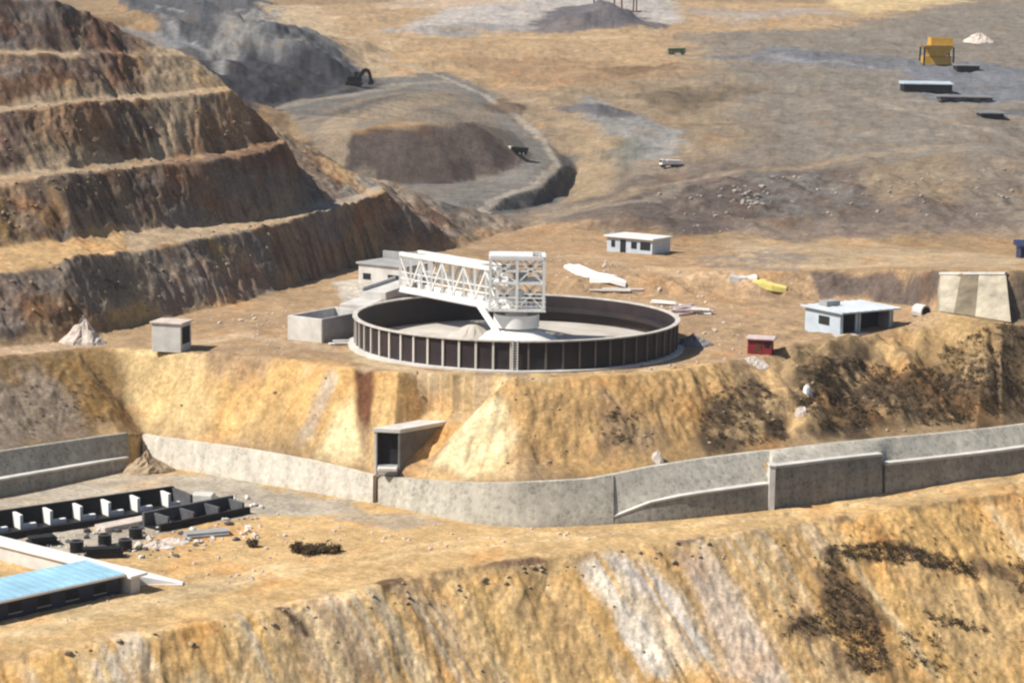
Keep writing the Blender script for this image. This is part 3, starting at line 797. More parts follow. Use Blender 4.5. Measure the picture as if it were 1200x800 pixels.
M = {
    'white': mat('white_painted_steel', (.82, .82, .81), .5, var=.12, scale=.45, bump=0, spec=.4, hue=(.70, .68, .65)),
    'pale_conc': mat('pale_concrete', (.62, .60, .57), .9, var=.25, scale=.5),
    'grey_conc': mat('grey_concrete', (.36, .36, .36), .9, var=.3, scale=.5),
    'dark_conc': mat('dark_concrete', (.10, .10, .11), .85, var=.4, scale=.6),  # darker concrete tone, also used inside the basin and the bays
    'tank': mat('dark_coated_steel', (.012, .0115, .017), .6, var=.5, scale=.35, hue=(.045, .028, .027), spec=.4),
    'rib': mat('galvanised_rib', (.62, .58, .53), .6, var=.35, scale=.8, bump=0),
    'shaded_rib': mat('rib_shade_tone', (.17, .145, .135), .8, var=.5, scale=.8, bump=0),  # darker rib copy; shade of the tank's right side put into colour
    'sand': mat('settled_pale_slurry', (.58, .55, .50), .9, scale=.22, hue=(.40, .36, .31)),
    'black': mat('black_rubber', (.012, .012, .014), .6, var=.4, scale=1, bump=0),
    'void': mat('unlit_inside_and_black', (.02, .02, .024), .9, var=.4, scale=1, bump=0),  # near-black for dark things and for the unlit inside of openings
    'roofblue': mat('pale_blue_sheeting', (.33, .57, .73), .5, var=.28, scale=.35, bump=0, spec=.4),
    'roofwhite': mat('whitish_blue_roof_sheet', (.52, .60, .69), .45, var=.25, scale=.25, bump=0, spec=.4),
    'navy': mat('shaded_front_navy', (.025, .032, .065), .6, var=.4, scale=.5, bump=0),  # near-black tone carries the shade on fronts turned from the sun
    'maroon': mat('dark_red_paint', (.24, .022, .032), .6, var=.35, scale=1, bump=0),
    'pink': mat('faded_pink_sheet', (.60, .48, .46), .8, var=.3, scale=1),
    'yellow': mat('machine_yellow_paint', (.58, .34, .05), .6, var=.25, scale=1, bump=0),
    'lemon': mat('pale_yellow_sheet', (.72, .62, .20), .7, var=.25, scale=.6),
    'rust': mat('rusty_steel', (.15, .055, .032), .85, var=.5, scale=1.2),
    'timber': mat('weathered_plank', (.30, .22, .15), .9, var=.3, scale=1),
    'glass': mat('dark_window_glass', (.02, .025, .03), .15, var=.2, scale=1, bump=0, spec=.6),
    'green': mat('dull_green_paint', (.06, .16, .09), .6, var=.3, scale=1, bump=0),
    'darkblue': mat('dark_blue_paint', (.03, .045, .12), .5, var=.3, scale=1, bump=0),
    'slate': mat('blue_grey_shale', (.20, .20, .21), .95, var=.4, scale=.4, bump=.4),
    'stone': mat('loose_tan_rock', (.42, .32, .21), .95, var=.45, scale=1.4, bump=.4),
    'greystone': mat('grey_tipped_rock', (.34, .31, .28), .95, var=.35, scale=1, bump=.4),
    'palestone': mat('pale_pink_rubble', (.60, .52, .46), .95, var=.3, scale=1, bump=.4),
    'leaf': mat('dry_dark_scrub', (.055, .040, .024), .95, var=.5, scale=.5, bump=0, hue=(.125, .084, .045)),
    'twig': mat('dry_twig', (.10, .07, .045), .95, var=.3, scale=1, bump=0),
    'shade_side': mat('shade_toned_concrete', (.16, .155, .15), .9, var=.35, scale=.6),  # darker concrete copy; the culvert's shaded side is painted in
    'tarp': mat('white_tarpaulin', (.84, .82, .80), .7, var=.08, scale=.5, bump=.1),
}

def masonry(name, c1, c2, mortar, scale):
    m = bpy.data.materials.new(name)
    m.use_nodes = True
    t = m.node_tree
    L = t.links.new
    b = t.nodes['Principled BSDF']
    b.inputs['Roughness'].default_value = .92
    b.inputs['Specular IOR Level'].default_value = .2
    tc = t.nodes.new('ShaderNodeTexCoord')
    v = t.nodes.new('ShaderNodeTexVoronoi')
    v.inputs['Scale'].default_value = scale
    e = t.nodes.new('ShaderNodeTexVoronoi')
    e.feature = 'DISTANCE_TO_EDGE'
    e.inputs['Scale'].default_value = scale
    n = t.nodes.new('ShaderNodeTexNoise')
    n.inputs['Scale'].default_value = .28
    n.inputs['Detail'].default_value = 9
    n.inputs['Roughness'].default_value = .65
    for q_ in (v, e, n):
        L(tc.outputs['Object'], q_.inputs['Vector'])
    mx = t.nodes.new('ShaderNodeMix')
    mx.data_type = 'RGBA'
    mx.inputs['A'].default_value = (*c1, 1)
    mx.inputs['B'].default_value = (*c2, 1)
    sp = t.nodes.new('ShaderNodeSeparateColor')
    L(v.outputs['Color'], sp.inputs[0])
    L(sp.outputs[0], mx.inputs['Factor'])
    m2 = t.nodes.new('ShaderNodeMix')
    m2.data_type = 'RGBA'
    m2.blend_type = 'MULTIPLY'
    m2.inputs['Factor'].default_value = 1
    mp = t.nodes.new('ShaderNodeMapping')
    mp.inputs['Scale'].default_value = (1.1, 1.1, .12)
    L(tc.outputs['Object'], mp.inputs['Vector'])
    ns = t.nodes.new('ShaderNodeTexNoise')
    ns.inputs['Scale'].default_value = 1.0
    ns.inputs['Detail'].default_value = 7
    ns.inputs['Roughness'].default_value = .6
    L(mp.outputs[0], ns.inputs['Vector'])
    av = t.nodes.new('ShaderNodeMath')
    av.operation = 'ADD'
    L(n.outputs['Fac'], av.inputs[0])
    L(ns.outputs['Fac'], av.inputs[1])
    r = t.nodes.new('ShaderNodeMapRange')
    for k, val in zip(('From Min', 'From Max', 'To Min', 'To Max'), (.7, 1.3, .60, 1.26)):
        r.inputs[k].default_value = val
    L(av.outputs[0], r.inputs['Value'])
    L(mx.outputs['Result'], m2.inputs['A'])
    L(r.outputs[0], m2.inputs['B'])
    m3 = t.nodes.new('ShaderNodeMix')
    m3.data_type = 'RGBA'
    r2 = t.nodes.new('ShaderNodeMapRange')
    for k, val in zip(('From Min', 'From Max', 'To Min', 'To Max'), (.0, .11, .9, 0)):
        r2.inputs[k].default_value = val
    L(e.outputs['Distance'], r2.inputs['Value'])
    L(r2.outputs[0], m3.inputs['Factor'])
    L(m2.outputs['Result'], m3.inputs['A'])
    m3.inputs['B'].default_value = (*mortar, 1)
    L(m3.outputs['Result'], b.inputs['Base Color'])
    bp = t.nodes.new('ShaderNodeBump')
    bp.inputs['Strength'].default_value = .35
    bp.inputs['Distance'].default_value = .08
    L(e.outputs['Distance'], bp.inputs['Height'])
    L(bp.outputs[0], b.inputs['Normal'])
    return m
M['masonry'] = masonry('grey_stone_masonry', (.36, .335, .285), (.52, .48, .41), (.47, .45, .39), 1.9)
M['masonry_pale'] = masonry('pale_stone_masonry', (.50, .46, .40), (.66, .61, .54), (.60, .56, .46), 1.9)
M['masonry_dark'] = masonry('weathered_stone_masonry', (.25, .235, .20), (.38, .355, .30), (.34, .325, .30), 1.9)

# ------------------------------------------------------------------ builders
class MB:
    def __init__(s):
        s.v, s.f = [], []
    def add(s, vs, fs):
        n = len(s.v)
        s.v += [Vector(v) for v in vs]
        s.f += [tuple(i + n for i in f) for f in fs]
        return s
    def hexa(s, b, t):           # four bottom corners, four top corners (same order)
        n = len(b)
        fs = [tuple(range(n))[::-1], tuple(range(n, 2 * n))] + [(i, (i + 1) % n, n + (i + 1) % n, n + i) for i in range(n)]
        return s.add(list(b) + list(t), fs)
    def box(s, c, sx, sy, sz, ax=None):
        ax = ax or (Vector((1, 0, 0)), Vector((0, 1, 0)), Vector((0, 0, 1)))
        c = Vector(c)
        q = [(-1, -1), (1, -1), (1, 1), (-1, 1)]
        b = [c + ax[0] * sx / 2 * i + ax[1] * sy / 2 * j - ax[2] * sz / 2 for i, j in q]
        t = [p + ax[2] * sz for p in b]
        return s.hexa(b, t)
    def bar(s, p, q, w, h=None, up=Vector((0, 0, 1))):
        p, q = Vector(p), Vector(q)
        h = h or w
        d = (q - p).normalized()
        if abs(d.dot(up)) > .98:
            up = Vector((0, 1, 0))
        x = d.cross(up).normalized()
        y = x.cross(d).normalized()
        k = [(-1, -1), (1, -1), (1, 1), (-1, 1)]
        return s.hexa([p + x * w / 2 * i + y * h / 2 * j for i, j in k], [q + x * w / 2 * i + y * h / 2 * j for i, j in k])
    def tube(s, p, q, r0, r1=None, n=12):
        p, q = Vector(p), Vector(q)
        r1 = r0 if r1 is None else r1
        d = (q - p).normalized()
        u = Vector((0, 0, 1)) if abs(d.z) < .9 else Vector((1, 0, 0))
        x = d.cross(u).normalized()
        y = d.cross(x).normalized()
        c = [x * math.cos(a) + y * math.sin(a) for a in [2 * math.pi * i / n for i in range(n)]]
        return s.hexa([p + e * r0 for e in c], [q + e * r1 for e in c])
    def ring(s, r0, r1, z0, z1, n=96, a0=0, a1=2 * math.pi):
        full = abs(a1 - a0 - 2 * math.pi) < 1e-6
        m = n if full else n + 1
        vs = []
        for i in range(m):
            a = a0 + (a1 - a0) * i / n
            c, s_ = math.cos(a), math.sin(a)
            vs += [(r0 * c, r0 * s_, z0), (r1 * c, r1 * s_, z0), (r1 * c, r1 * s_, z1), (r0 * c, r0 * s_, z1)]
        fs = []
        for i in range(n):
            a, b = 4 * i, 4 * ((i + 1) % m)
            fs += [(a + k, a + (k + 1) % 4, b + (k + 1) % 4, b + k) for k in range(4)]
        if not full:
            fs += [(0, 1, 2, 3), tuple(4 * n + k for k in (3, 2, 1, 0))]
        return s.add(vs, fs)
    def lathe(s, prof, n=48):
        vs = [(r * math.cos(2 * math.pi * i / n), r * math.sin(2 * math.pi * i / n), z) for r, z in prof for i in range(n)]
        fs = [(k * n + i, k * n + (i + 1) % n, (k + 1) * n + (i + 1) % n, (k + 1) * n + i) for k in range(len(prof) - 1) for i in range(n)]
        return s.add(vs, fs)
    def mesh(s, name, m, origin=(0, 0, 0), bevel=0):
        me_ = bpy.data.meshes.new(name)
        o_ = Vector(origin)
        me_.from_pydata([v - o_ for v in s.v], [], s.f)
        b = bmesh.new()
        b.from_mesh(me_)
        bmesh.ops.recalc_face_normals(b, faces=b.faces)
        if bevel:
            bmesh.ops.bevel(b, geom=[e for e in b.edges if len(e.link_faces) == 2 and e.calc_face_angle(0) > .6], offset=bevel, segments=1, affect='EDGES', clamp_overlap=True)
        b.to_mesh(me_)
        b.free()
        me_.materials.append(m)
        return me_
    def build(s, name, m, parent=None, loc=None, rot=0, bevel=0):
        # world-space vertices; the object's origin goes to its parent's base (or loc)
        if parent is not None and loc is None:
            o = bpy.data.objects.new(name, s.mesh(name, m, (0, 0, 0), bevel))
            o.parent = parent
            if s_world(parent):
                w = parent_base(parent)
                o.data.transform(Matrix.Translation(-w))
        elif parent is not None:
            o = bpy.data.objects.new(name, s.mesh(name, m, (0, 0, 0), bevel))
            o.parent = parent
            o.location = loc
            o.rotation_euler.z = rot
        else:
            org = Vector(loc) if loc is not None else Vector((0, 0, 0))
            o = bpy.data.objects.new(name, s.mesh(name, m, org, bevel))
            o.location = org
        COL.objects.link(o)
        return o

WORLDSPACE = {}
def s_world(p):
    while p is not None:
        if p in WORLDSPACE:
            return True
        p = p.parent
    return False
def parent_base(p):             # parts sit at their thing's base, so every level shares that offset
    while p.parent is not None:
        p = p.parent
    return WORLDSPACE[p]
def tag(o, label, cat, group=None, kind=None):
    o['label'] = label
    o['category'] = cat
    if group:
        o['group'] = group
    if kind:
        o['kind'] = kind
    return o
def thing(name, label, cat, loc, rz=0, group=None, world=True):
    o = bpy.data.objects.new(name, None)
    o.empty_display_size = .5
    o.location = loc
    o.rotation_euler.z = rz
    COL.objects.link(o)
    if world:
        WORLDSPACE[o] = Vector(loc)
    return tag(o, label, cat, group)
def copy_tree(o, parent=None):
    c = o.copy()
    COL.objects.link(c)
    c.parent = parent
    for ch in [x for x in COL.objects if x.parent == o]:
        copy_tree(ch, c)
    return c
UP = Vector((0, 0, 1))
def frame(a, b, c):             # local axes of a rectangular footprint: a-b front, b-c side
    a, b, c = V(a), V(b), V(c)
    x = Vector((b.x - a.x, b.y - a.y, 0))
    w = x.length
    x.normalize()
    y = Vector((-x.y, x.x, 0))
    dpt = (c - b).dot(y)
    if dpt < 0:
        y = -y
        dpt = -dpt
    return Vector((a.x, a.y, a.z)), x, y, w, dpt
def fbox(mb, o, x, y, x0, x1, y0, y1, z0, z1):
    mb.hexa([o + x * i + y * j + UP * z0 for i, j in ((x0, y0), (x1, y0), (x1, y1), (x0, y1))],
            [o + x * i + y * j + UP * z1 for i, j in ((x0, y0), (x1, y0), (x1, y1), (x0, y1))])
    return mb

# ------------------------------------------------------------------ stone retaining walls
def loft(mb, sections):
    n = len(sections[0])
    vs = [p for s in sections for p in s]
    fs = [(i * n + k, i * n + (k + 1) % n, (i + 1) * n + (k + 1) % n, (i + 1) * n + k) for i in range(len(sections) - 1) for k in range(n)]
    fs += [tuple(range(n)), tuple(range((len(sections) - 1) * n, len(sections) * n))[::-1]]
    mb.add(vs, fs)
    return mb
def run_normal(sts, i):
    a, b = sts[max(i - 1, 0)][0], sts[min(i + 1, len(sts) - 1)][0]
    d = Vector((b[0] - a[0], b[1] - a[1], 0)).normalized()
    return Vector((-d.y, d.x, 0))       # away from the road
def stone_wall(sts, label, m, th=.7, cope=True, name='stone_wall', cope_m='pale_conc', cope_w=.75, cope_h=.22, bury=.6):
    loc = V(sts[len(sts) // 2][0])
    t = thing(name, label, 'retaining wall', loc)
    secs, cs = [], []
    for i, (b, tp) in enumerate(sts):
        nrm = run_normal(sts, i)
        jb = (fbm(np.array([b[0] * .3]), np.array([b[1] * .3]), 5, 2)[0]) * .05
        B, T = V(b) + nrm * jb, V(tp) + nrm * jb
        secs.append([B - UP * bury] + [B.lerp(T, k / 5) for k in range(6)] + [T + nrm * th] + [(T + nrm * th).lerp(B + nrm * th - UP * bury, k / 4) for k in (1, 2, 3, 4)])
        cs.append([T - nrm * .12 + UP * .003, T - nrm * .12 + UP * cope_h, T + nrm * cope_w + UP * cope_h, T + nrm * cope_w + UP * .003])
    wf = loft(MB(), secs).build('wall_face', M[m], t)
    wf.data.polygons.foreach_set('use_smooth', [True] * len(wf.data.polygons))
    wf.data.set_sharp_from_angle(angle=R(38))
    if cope:
        loft(MB(), cs).build('coping', M[cope_m], t)
    return t
stone_wall([(s[0], s[1]) for s in W_ll], 'low shaded stone wall with a pale coping at the left edge of the yard', 'masonry_dark', cope_w=1.0)
stone_wall([(off(s[1], 0, .95, -.2), s[2]) for s in W_ll], 'grey sloping stone pitching above the low wall at the left edge', 'masonry_dark', cope=False, name='stone_pitching', bury=.3)
stone_wall(W_l, 'long pale stone wall running left from the box culvert behind the yard', 'masonry_pale', cope=False)
stone_wall([(s[0], s[1]) for s in W_m], 'curved grey stone wall under the tank, right of the box culvert', 'masonry', cope=False)
stone_wall([(s[0], s[1]) for s in W_r1], 'lower stone wall with a pale ledge, just left of the wall that steps up', 'masonry_dark', cope_w=.9)
stone_wall([(s[0], s[1]) for s in W_r2a], 'tall stone wall with a pale coping and a squared pale end, mid right', 'masonry_dark', cope_w=.9, cope_h=.3)
stone_wall([(s[0], s[1]) for s in W_r2b], 'stone wall with pale coping running out of the right edge of the picture', 'masonry_dark', cope_w=.9, cope_h=.3)
stone_wall([(off(s[1], 0, min(1.0, .1 + .12 * i), -.15), s[2]) for i, s in enumerate(W_r1 + W_r2)], 'grey sloping stone pitching above the coped walls on the right', 'masonry', cope=False, name='stone_pitching', bury=.3)
# pale pier at the step in the wall
p0 = V(W_r2[0][0])
pr = MB()
ht = float(W_r2[0][1][2] - ZR)
pr.box(p0 + Vector((-.25, .3, ht / 2 + .12)), .7, 1.3, ht + .6)
cpier = MB().box(p0 + Vector((-.25, .3, ht + .53)), .9, 1.5, .2)
t = thing('wall_pier', 'pale concrete pier where the stone wall steps up in height', 'pier', p0)
pr.build('shaft', M['pale_conc'], t, bevel=.04)
cpier.build('cap', M['pale_conc'], t, bevel=.04)

# ------------------------------------------------------------------ thickener tank on the pad
TR, TH = 20.0, 3.5
tank = thing('thickener_tank', 'big round dark open tank with pale ribs and white steel bridge on the earth pad', 'tank', (0, 0, 0), world=False)
def tpart(name, mb, m, parent=tank, bevel=0):
    o = bpy.data.objects.new(name, mb.mesh(name, M[m], bevel=bevel))
    o.parent = parent
    COL.objects.link(o)
    return o
tpart('tank_wall', MB().ring(TR - .18, TR, -.3, TH, 144), 'tank')
tpart('rim_walkway', MB().ring(TR - .22, TR + .38, TH + .003, TH + .16, 144), 'rib')
tpart('footing_ring', MB().ring(TR + .003, TR + .9, -.6, .22, 144), 'pale_conc')
tpart('launder', MB().ring(TR - 1.1, TR - .2, 1.5, 2.0, 60, R(-15), R(95)), 'tank')
tpart('tank_floor', MB().lathe([(TR - .19, .12), (16, .2), (12, .32), (8, .42), (3.4, .5), (.01, .5)], 96), 'sand')
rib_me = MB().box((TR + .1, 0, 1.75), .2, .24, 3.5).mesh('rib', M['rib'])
rib_dark = MB().box((TR + .09, 0, 1.75), .18, .22, 3.5).mesh('rib', M['shaded_rib'])
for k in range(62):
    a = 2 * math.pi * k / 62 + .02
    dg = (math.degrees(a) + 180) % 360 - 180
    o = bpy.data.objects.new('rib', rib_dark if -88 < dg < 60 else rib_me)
    o.rotation_euler.z = a
    o.parent = tank
    COL.objects.link(o)
# pale feed-end pilaster facing the road
o = tpart('ladder', MB().box((-.4, -TR - .42, 1.85), .14, .12, 3.9).box((.15, -TR - .42, 1.85), .14, .12, 3.9), 'white')
lad = MB()
for k in range(12):
    lad.bar((-.4, -TR - .42, .2 + k * .31), (.15, -TR - .42, .2 + k * .31), .06)
tpart('rung', lad, 'white', o)
# centre pier, feed well and heap of settled solids
tpart('centre_pier', MB().lathe([(5.4, .3), (5.1, .8), (3.6, 1.5), (2.4, 2.1), (1.5, 2.4), (1.3, 4.6), (.01, 4.6)], 40), 'white')
tpart('feed_well', MB().ring(2.7, 2.85, 2.3, 3.9, 48), 'white')
hp = MB().lathe([(3.4, 0), (2.6, .7), (1.5, 1.5), (.6, 1.95), (.01, 2.05)], 28)
hp.v = [v + Vector((-5.6, .8, .25)) + Vector((random.uniform(-.18, .18), random.uniform(-.18, .18), 0)) for v in hp.v]
tpart('settled_heap', hp, 'sand')
# bridge: lattice box truss from the rear-left rim to the centre
BA = V(at(480, 337, 4.6))
BA.z = 0
bd = Vector((-BA.x, -BA.y, 0))
BL_ = BA.length
bd.normalize()
bn = Vector((-bd.y, bd.x, 0))
ZB, ZT, HW = 4.55, 9.25, 1.5
br = tpart('bridge', MB().box(BA + bd * BL_ / 2 + UP * (ZB - .25), BL_, 2 * HW + .5, .18, (bd, bn, UP)), 'white')
for e in (-1, 1):
    g = MB()
    s0, s1 = BA + bn * HW * e, BA + bd * (BL_ - 2) + bn * HW * e
    g.bar(s0 + UP * ZB, s1 + UP * ZB, .28, .95)
    tpart('side_girder', g, 'white', br)
    g = MB()
    g.bar(s0 + UP * ZT, s1 + UP * ZT, .5, .5)
    g.bar(s0 + UP * (ZB + 1.5), s1 + UP * (ZB + 1.5), .16)
    g.bar(s0 + UP * (ZB + 2.3), s1 + UP * (ZB + 2.3), .14)
    tpart('top_chord', g, 'white', br)
    NP = 9
    for k in range(NP + 1):
        p = s0.lerp(s1, k / NP)
        tpart('truss_post', MB().bar(p + UP * (ZB + .3), p + UP * (ZT - .2), .42 if k in (0,) else .32), 'white', br)
    for k in range(NP):
        p, q_ = s0.lerp(s1, k / NP), s0.lerp(s1, (k + 1) / NP)
        a_, b_ = (p, q_) if k % 2 else (q_, p)
        tpart('diagonal_brace', MB().bar(a_ + UP * (ZB + .4), b_ + UP * (ZT - .3), .22), 'white', br)
g = MB()
for k in range(10):
    p = BA + bd * (BL_ - 2) * k / 9
    g.bar(p + bn * HW + UP * ZT, p - bn * HW + UP * ZT, .16)
    if k < 9:
        q_ = BA + bd * (BL_ - 2) * (k + 1) / 9
        g.bar(p + bn * HW * (1 if k % 2 else -1) + UP * ZT, q_ - bn * HW * (1 if k % 2 else -1) + UP * ZT, .1)
tpart('roof_bracing', g, 'white', br)
tpart('walkway_sheet', MB().box(BA + bd * BL_ * .42 + bn * .1 + UP * (ZT + .1), BL_ * .55, 1.9, .06, (bd, bn, UP)), 'white', br)
# drive tower over the centre
tw = tpart('drive_tower', MB().box((0, 0, ZB + .1), 7.2, 6.2, .25), 'white')
TX, TY, TT = 3.3, 2.6, 11.1
for i in (-1, 0, 1):
    for j in (-1, 1):
        tpart('tower_post', MB().bar((TX * i, TY * j, ZB + .2), (TX * i, TY * j, TT), .36), 'white', tw)
g = MB()
for z, w in ((TT, .42), (8.0, .3), (9.5, .2), (6.2, .18)):
    for j in (-1, 1):
        g.bar((-TX, TY * j, z), (TX, TY * j, z), w)
    for i in (-1, 1):
        g.bar((TX * i, -TY, z), (TX * i, TY, z), w)
tpart('tower_rail', g, 'white', tw)
g = MB()
for j in (-1, 1):
    for x0, x1 in ((-TX, 0), (0, TX)):
        g.bar((x0, TY * j, 8.0), (x1, TY * j, TT), .2)
        g.bar((x1, TY * j, 8.0), (x0, TY * j, TT), .2)
        g.bar((x0, TY * j, ZB + .3), (x1, TY * j, 8.0), .13)
        g.bar((x1, TY * j, ZB + .3), (x0, TY * j, 8.0), .13)
for i in (-1, 1):
    g.bar((TX * i, -TY, ZB + .3), (TX * i, TY, 8.0), .13)
    g.bar((TX * i, TY, 8.0), (TX * i, -TY, TT), .13)
tpart('tower_bracing', g, 'white', tw)
tpart('upper_platform', MB().box((0, 0, 8.0), 6.5, 5.1, .14), 'white', tw)
tpart('tower_roof', MB().box((-.6, 0, TT + .2), 5.0, 4.6, .12), 'white', tw)
tpart('gearbox', MB().lathe([(1.3, ZB + .2), (1.3, ZB + 1.2), (.9, ZB + 1.5), (.9, ZB + 2.3), (.01, ZB + 2.3)], 24), 'white', tw)
tpart('motor', MB().tube((-.4, -.9, 8.7), (1.3, -.9, 8.7), .45), 'grey_conc', tw)
g = MB()
for k in range(15):
    p = Vector((3.6, -3.1, ZB + .2)).lerp(Vector((3.6, 3.1, ZB + .2)), k / 14)
    g.bar(p, p + UP * 1.1, .06)
for x in np.linspace(-3.6, 3.6, 13):
    g.bar((x, -3.1, ZB + .2), (x, -3.1, ZB + 1.3), .06)
for z in (.65, 1.2):
    g.bar((-3.6, -3.1, ZB + z), (3.6, -3.1, ZB + z), .08)
    g.bar((3.6, -3.1, ZB + z), (3.6, 3.1, ZB + z), .08)
tpart('handrail', g, 'white', tw)
# sloping feed pipe down from the bridge to the pier foot
g = MB()
p, q_ = V(at(556, 346, 5.2)), V(at(586, 381, 1.2))
p, q_ = Vector((-4.6, 1.2, 4.6)), Vector((-1.6, -3.2, .9))
g.tube(p, q_, .42)
tpart('feed_pipe', g, 'white')

# ------------------------------------------------------------------ concrete works behind the tank's left side
def solid(name, label, cat, a, b, c, h, m, z0=-.4, bevel=.05, group=None):
    o, x, y, w, dp = frame(a, b, c)
    t = thing(name, label, cat, o + x * w / 2 + y * dp / 2, group=group)
    return t, o, x, y, w, dp

# open-topped twin basin
t, o, x, y, w, dp = solid('concrete_basin', 'open pale concrete basin with a dark inside, left of the round tank', 'basin', at(337, 396, 0), at(377, 401, 0), at(415, 388, 0), 2.6, 'pale_conc')
dp = max(dp, 5.0)
fbox(MB(), o, x, y, 0, w, 0, .35, -.5, 2.9).build('front_wall', M['pale_conc'], t, bevel=.04)
fbox(MB(), o, x, y, 0, w, dp - .35, dp, -.5, 2.9).build('rear_wall', M['pale_conc'], t, bevel=.04)
for nm, xa in (('side_wall', 0), ('side_wall', w - .35)):
    fbox(MB(), o, x, y, xa, xa + .35, .353, dp - .353, -.5, 2.9).build(nm, M['grey_conc'] if xa else M['pale_conc'], t, bevel=.04)  # right wall gets darker concrete, its shade put into the colour
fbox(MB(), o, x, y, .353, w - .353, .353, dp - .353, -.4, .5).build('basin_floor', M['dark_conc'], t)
# low annex basin behind it, joined by a launder up to the tank
t, o, x, y, w, dp = solid('concrete_channel', 'pale stepped concrete channel leading from the basin to the tank bridge', 'channel', at(398, 366, 0), at(430, 368, 0), at(470, 350, 0), 1, 'pale_conc')
fbox(MB(), o, x, y, 0, w, 0, dp, -.5, 1.2).build('lower_step', M['pale_conc'], t, bevel=.04)
fbox(MB(), o, x, y, w * .15, w + .6, dp * .35, dp + 3, 1.203, 2.3).build('upper_step', M['pale_conc'], t, bevel=.04)
fbox(MB(), o, x, y, w * .15 + .2, w * .15 + .5, dp * .35 + .2, dp + 2.8, 2.303, 2.8).build('kerb', M['pale_conc'], t, bevel=.04)

# grey flat building behind the bridge's landing
t, o, x, y, w, dp = solid('pump_house', 'grey flat concrete pump house behind the end of the white bridge', 'building', at(420, 337, 0), at(476, 343, 0), at(505, 325, 0), 4, 'grey_conc')
dp = 6.5
fbox(MB(), o, x, y, 0, w, 0, dp, -.4, 3.6).build('wall', M['pale_conc'], t, bevel=.05)
rf = fbox(MB(), o, x, y, -.3, w + .3, -.3, dp + .3, 3.603, 3.9).build('roof', M['grey_conc'], t, bevel=.04)
fbox(MB(), o, x, y, -.3, w + .3, dp - .1, dp + .3, 3.903, 5.0).build('parapet', M['grey_conc'], rf, bevel=.04)
fbox(MB(), o, x, y, w * .62, w * .86, -.06, .02, .9, 2.4).build('opening', M['void'], t)
fbox(MB(), o, x, y, w * .10, w * .26, -.06, .02, 1.4, 2.3).build('opening', M['void'], t)

# ------------------------------------------------------------------ small hut on the pad's left edge
t, o, x, y, w, dp = solid('block_hut', 'small pale block hut with a black open doorway at the pad\'s left edge', 'hut', at(178, 404, 0), at(212, 406, 0), at(222, 397, 0), 3, 'pink')
dp = 3.2
z0 = ground(o.x + 1, o.y + 1) - .3
o.z = 0
fbox(MB(), o, x, y, 0, w, 0, dp, -.8, 2.7).build('wall', M['pale_conc'], t, bevel=.04)
fbox(MB(), o, x, y, -.2, w + .25, -.2, dp + .2, 2.703, 2.9).build('roof', M['palestone'], t, bevel=.03)
fbox(MB(), o, x, y, w - .01, w + .05, .4, dp - .5, .2, 2.3).build('shade_panel', M['void'], t)  # dark panel paints the shade on the hut's right side

def rock_mound(name, label, cat, center, rx, ry, h, m, seed=0, n=28, rings=9, group=None, peak=1.0, jag=.18):
    rr = random.Random(seed)
    c = Vector(center)
    t0 = ground(c.x, c.y)
    vs, fs = [], []
    ph = [rr.uniform(0, 6.28) for _ in range(4)]
    for k in range(rings):
        f = k / (rings - 1)
        for i in range(n):
            a = 2 * math.pi * i / n
            rad = (1 - f) * (1 + .14 * math.sin(2 * a + ph[0]) + .1 * math.sin(3 * a + ph[1]) + .06 * math.sin(7 * a + ph[2])) + .002
            X, Y = c.x + rx * rad * math.cos(a), c.y + ry * rad * math.sin(a)
            Z = h * (f ** peak) * (1 + rr.uniform(-jag, jag)) if k else -.3
            vs.append((X + rr.uniform(-.06, .06) * rx, Y + rr.uniform(-.06, .06) * ry, ground(X, Y) + Z))
    fs = [(k * n + i, k * n + (i + 1) % n, (k + 1) * n + (i + 1) % n, (k + 1) * n + i) for k in range(rings - 1) for i in range(n)]
    o_ = MB().add(vs, fs).build(name, M[m] if isinstance(m, str) else m, None, (c.x, c.y, t0))
    return tag(o_, label, cat, group)
rock_mound('rubble_heap', 'pale pointed rubble heap at the foot of the left hillside', 'heap', hit(98, 402), 2.6, 2.4, 3.0, 'palestone', 3)

# ------------------------------------------------------------------ site buildings on and beside the pad
# long white office behind the tank
t, o, x, y, w, dp = solid('site_office', 'low white site office with dark openings on the flat behind the tank', 'building', at(711, 296, 0), at(764, 301, 0), at(779, 296, 0), 3, 'white')
o.z = ground(o.x + w / 2, o.y + 2)
dp = 6
fbox(MB(), o, x, y, 0, w, 0, dp, -.8, 2.6).build('wall', M['roofwhite'], t, bevel=.04)
fbox(MB(), o, x, y, -.4, w + .4, -.5, dp + .4, 2.603, 2.85).build('roof', M['white'], t, bevel=.03)
for k, (xa, xb, za, zb) in enumerate(((.10, .18, .9, 2.1), (.30, .42, 0, 2.3), (.54, .66, .9, 2.1), (.74, .96, .8, 2.2))):
    wn = fbox(MB(), o, x, y, w * xa, w * xb, -.07, .01, za, zb).build('door' if k == 1 else 'window', M['void'], t)
    fbox(MB(), o, x, y, w * xa - .08, w * xb + .08, -.12, -.072, zb + .003, zb + .12).build('frame', M['white'], wn)

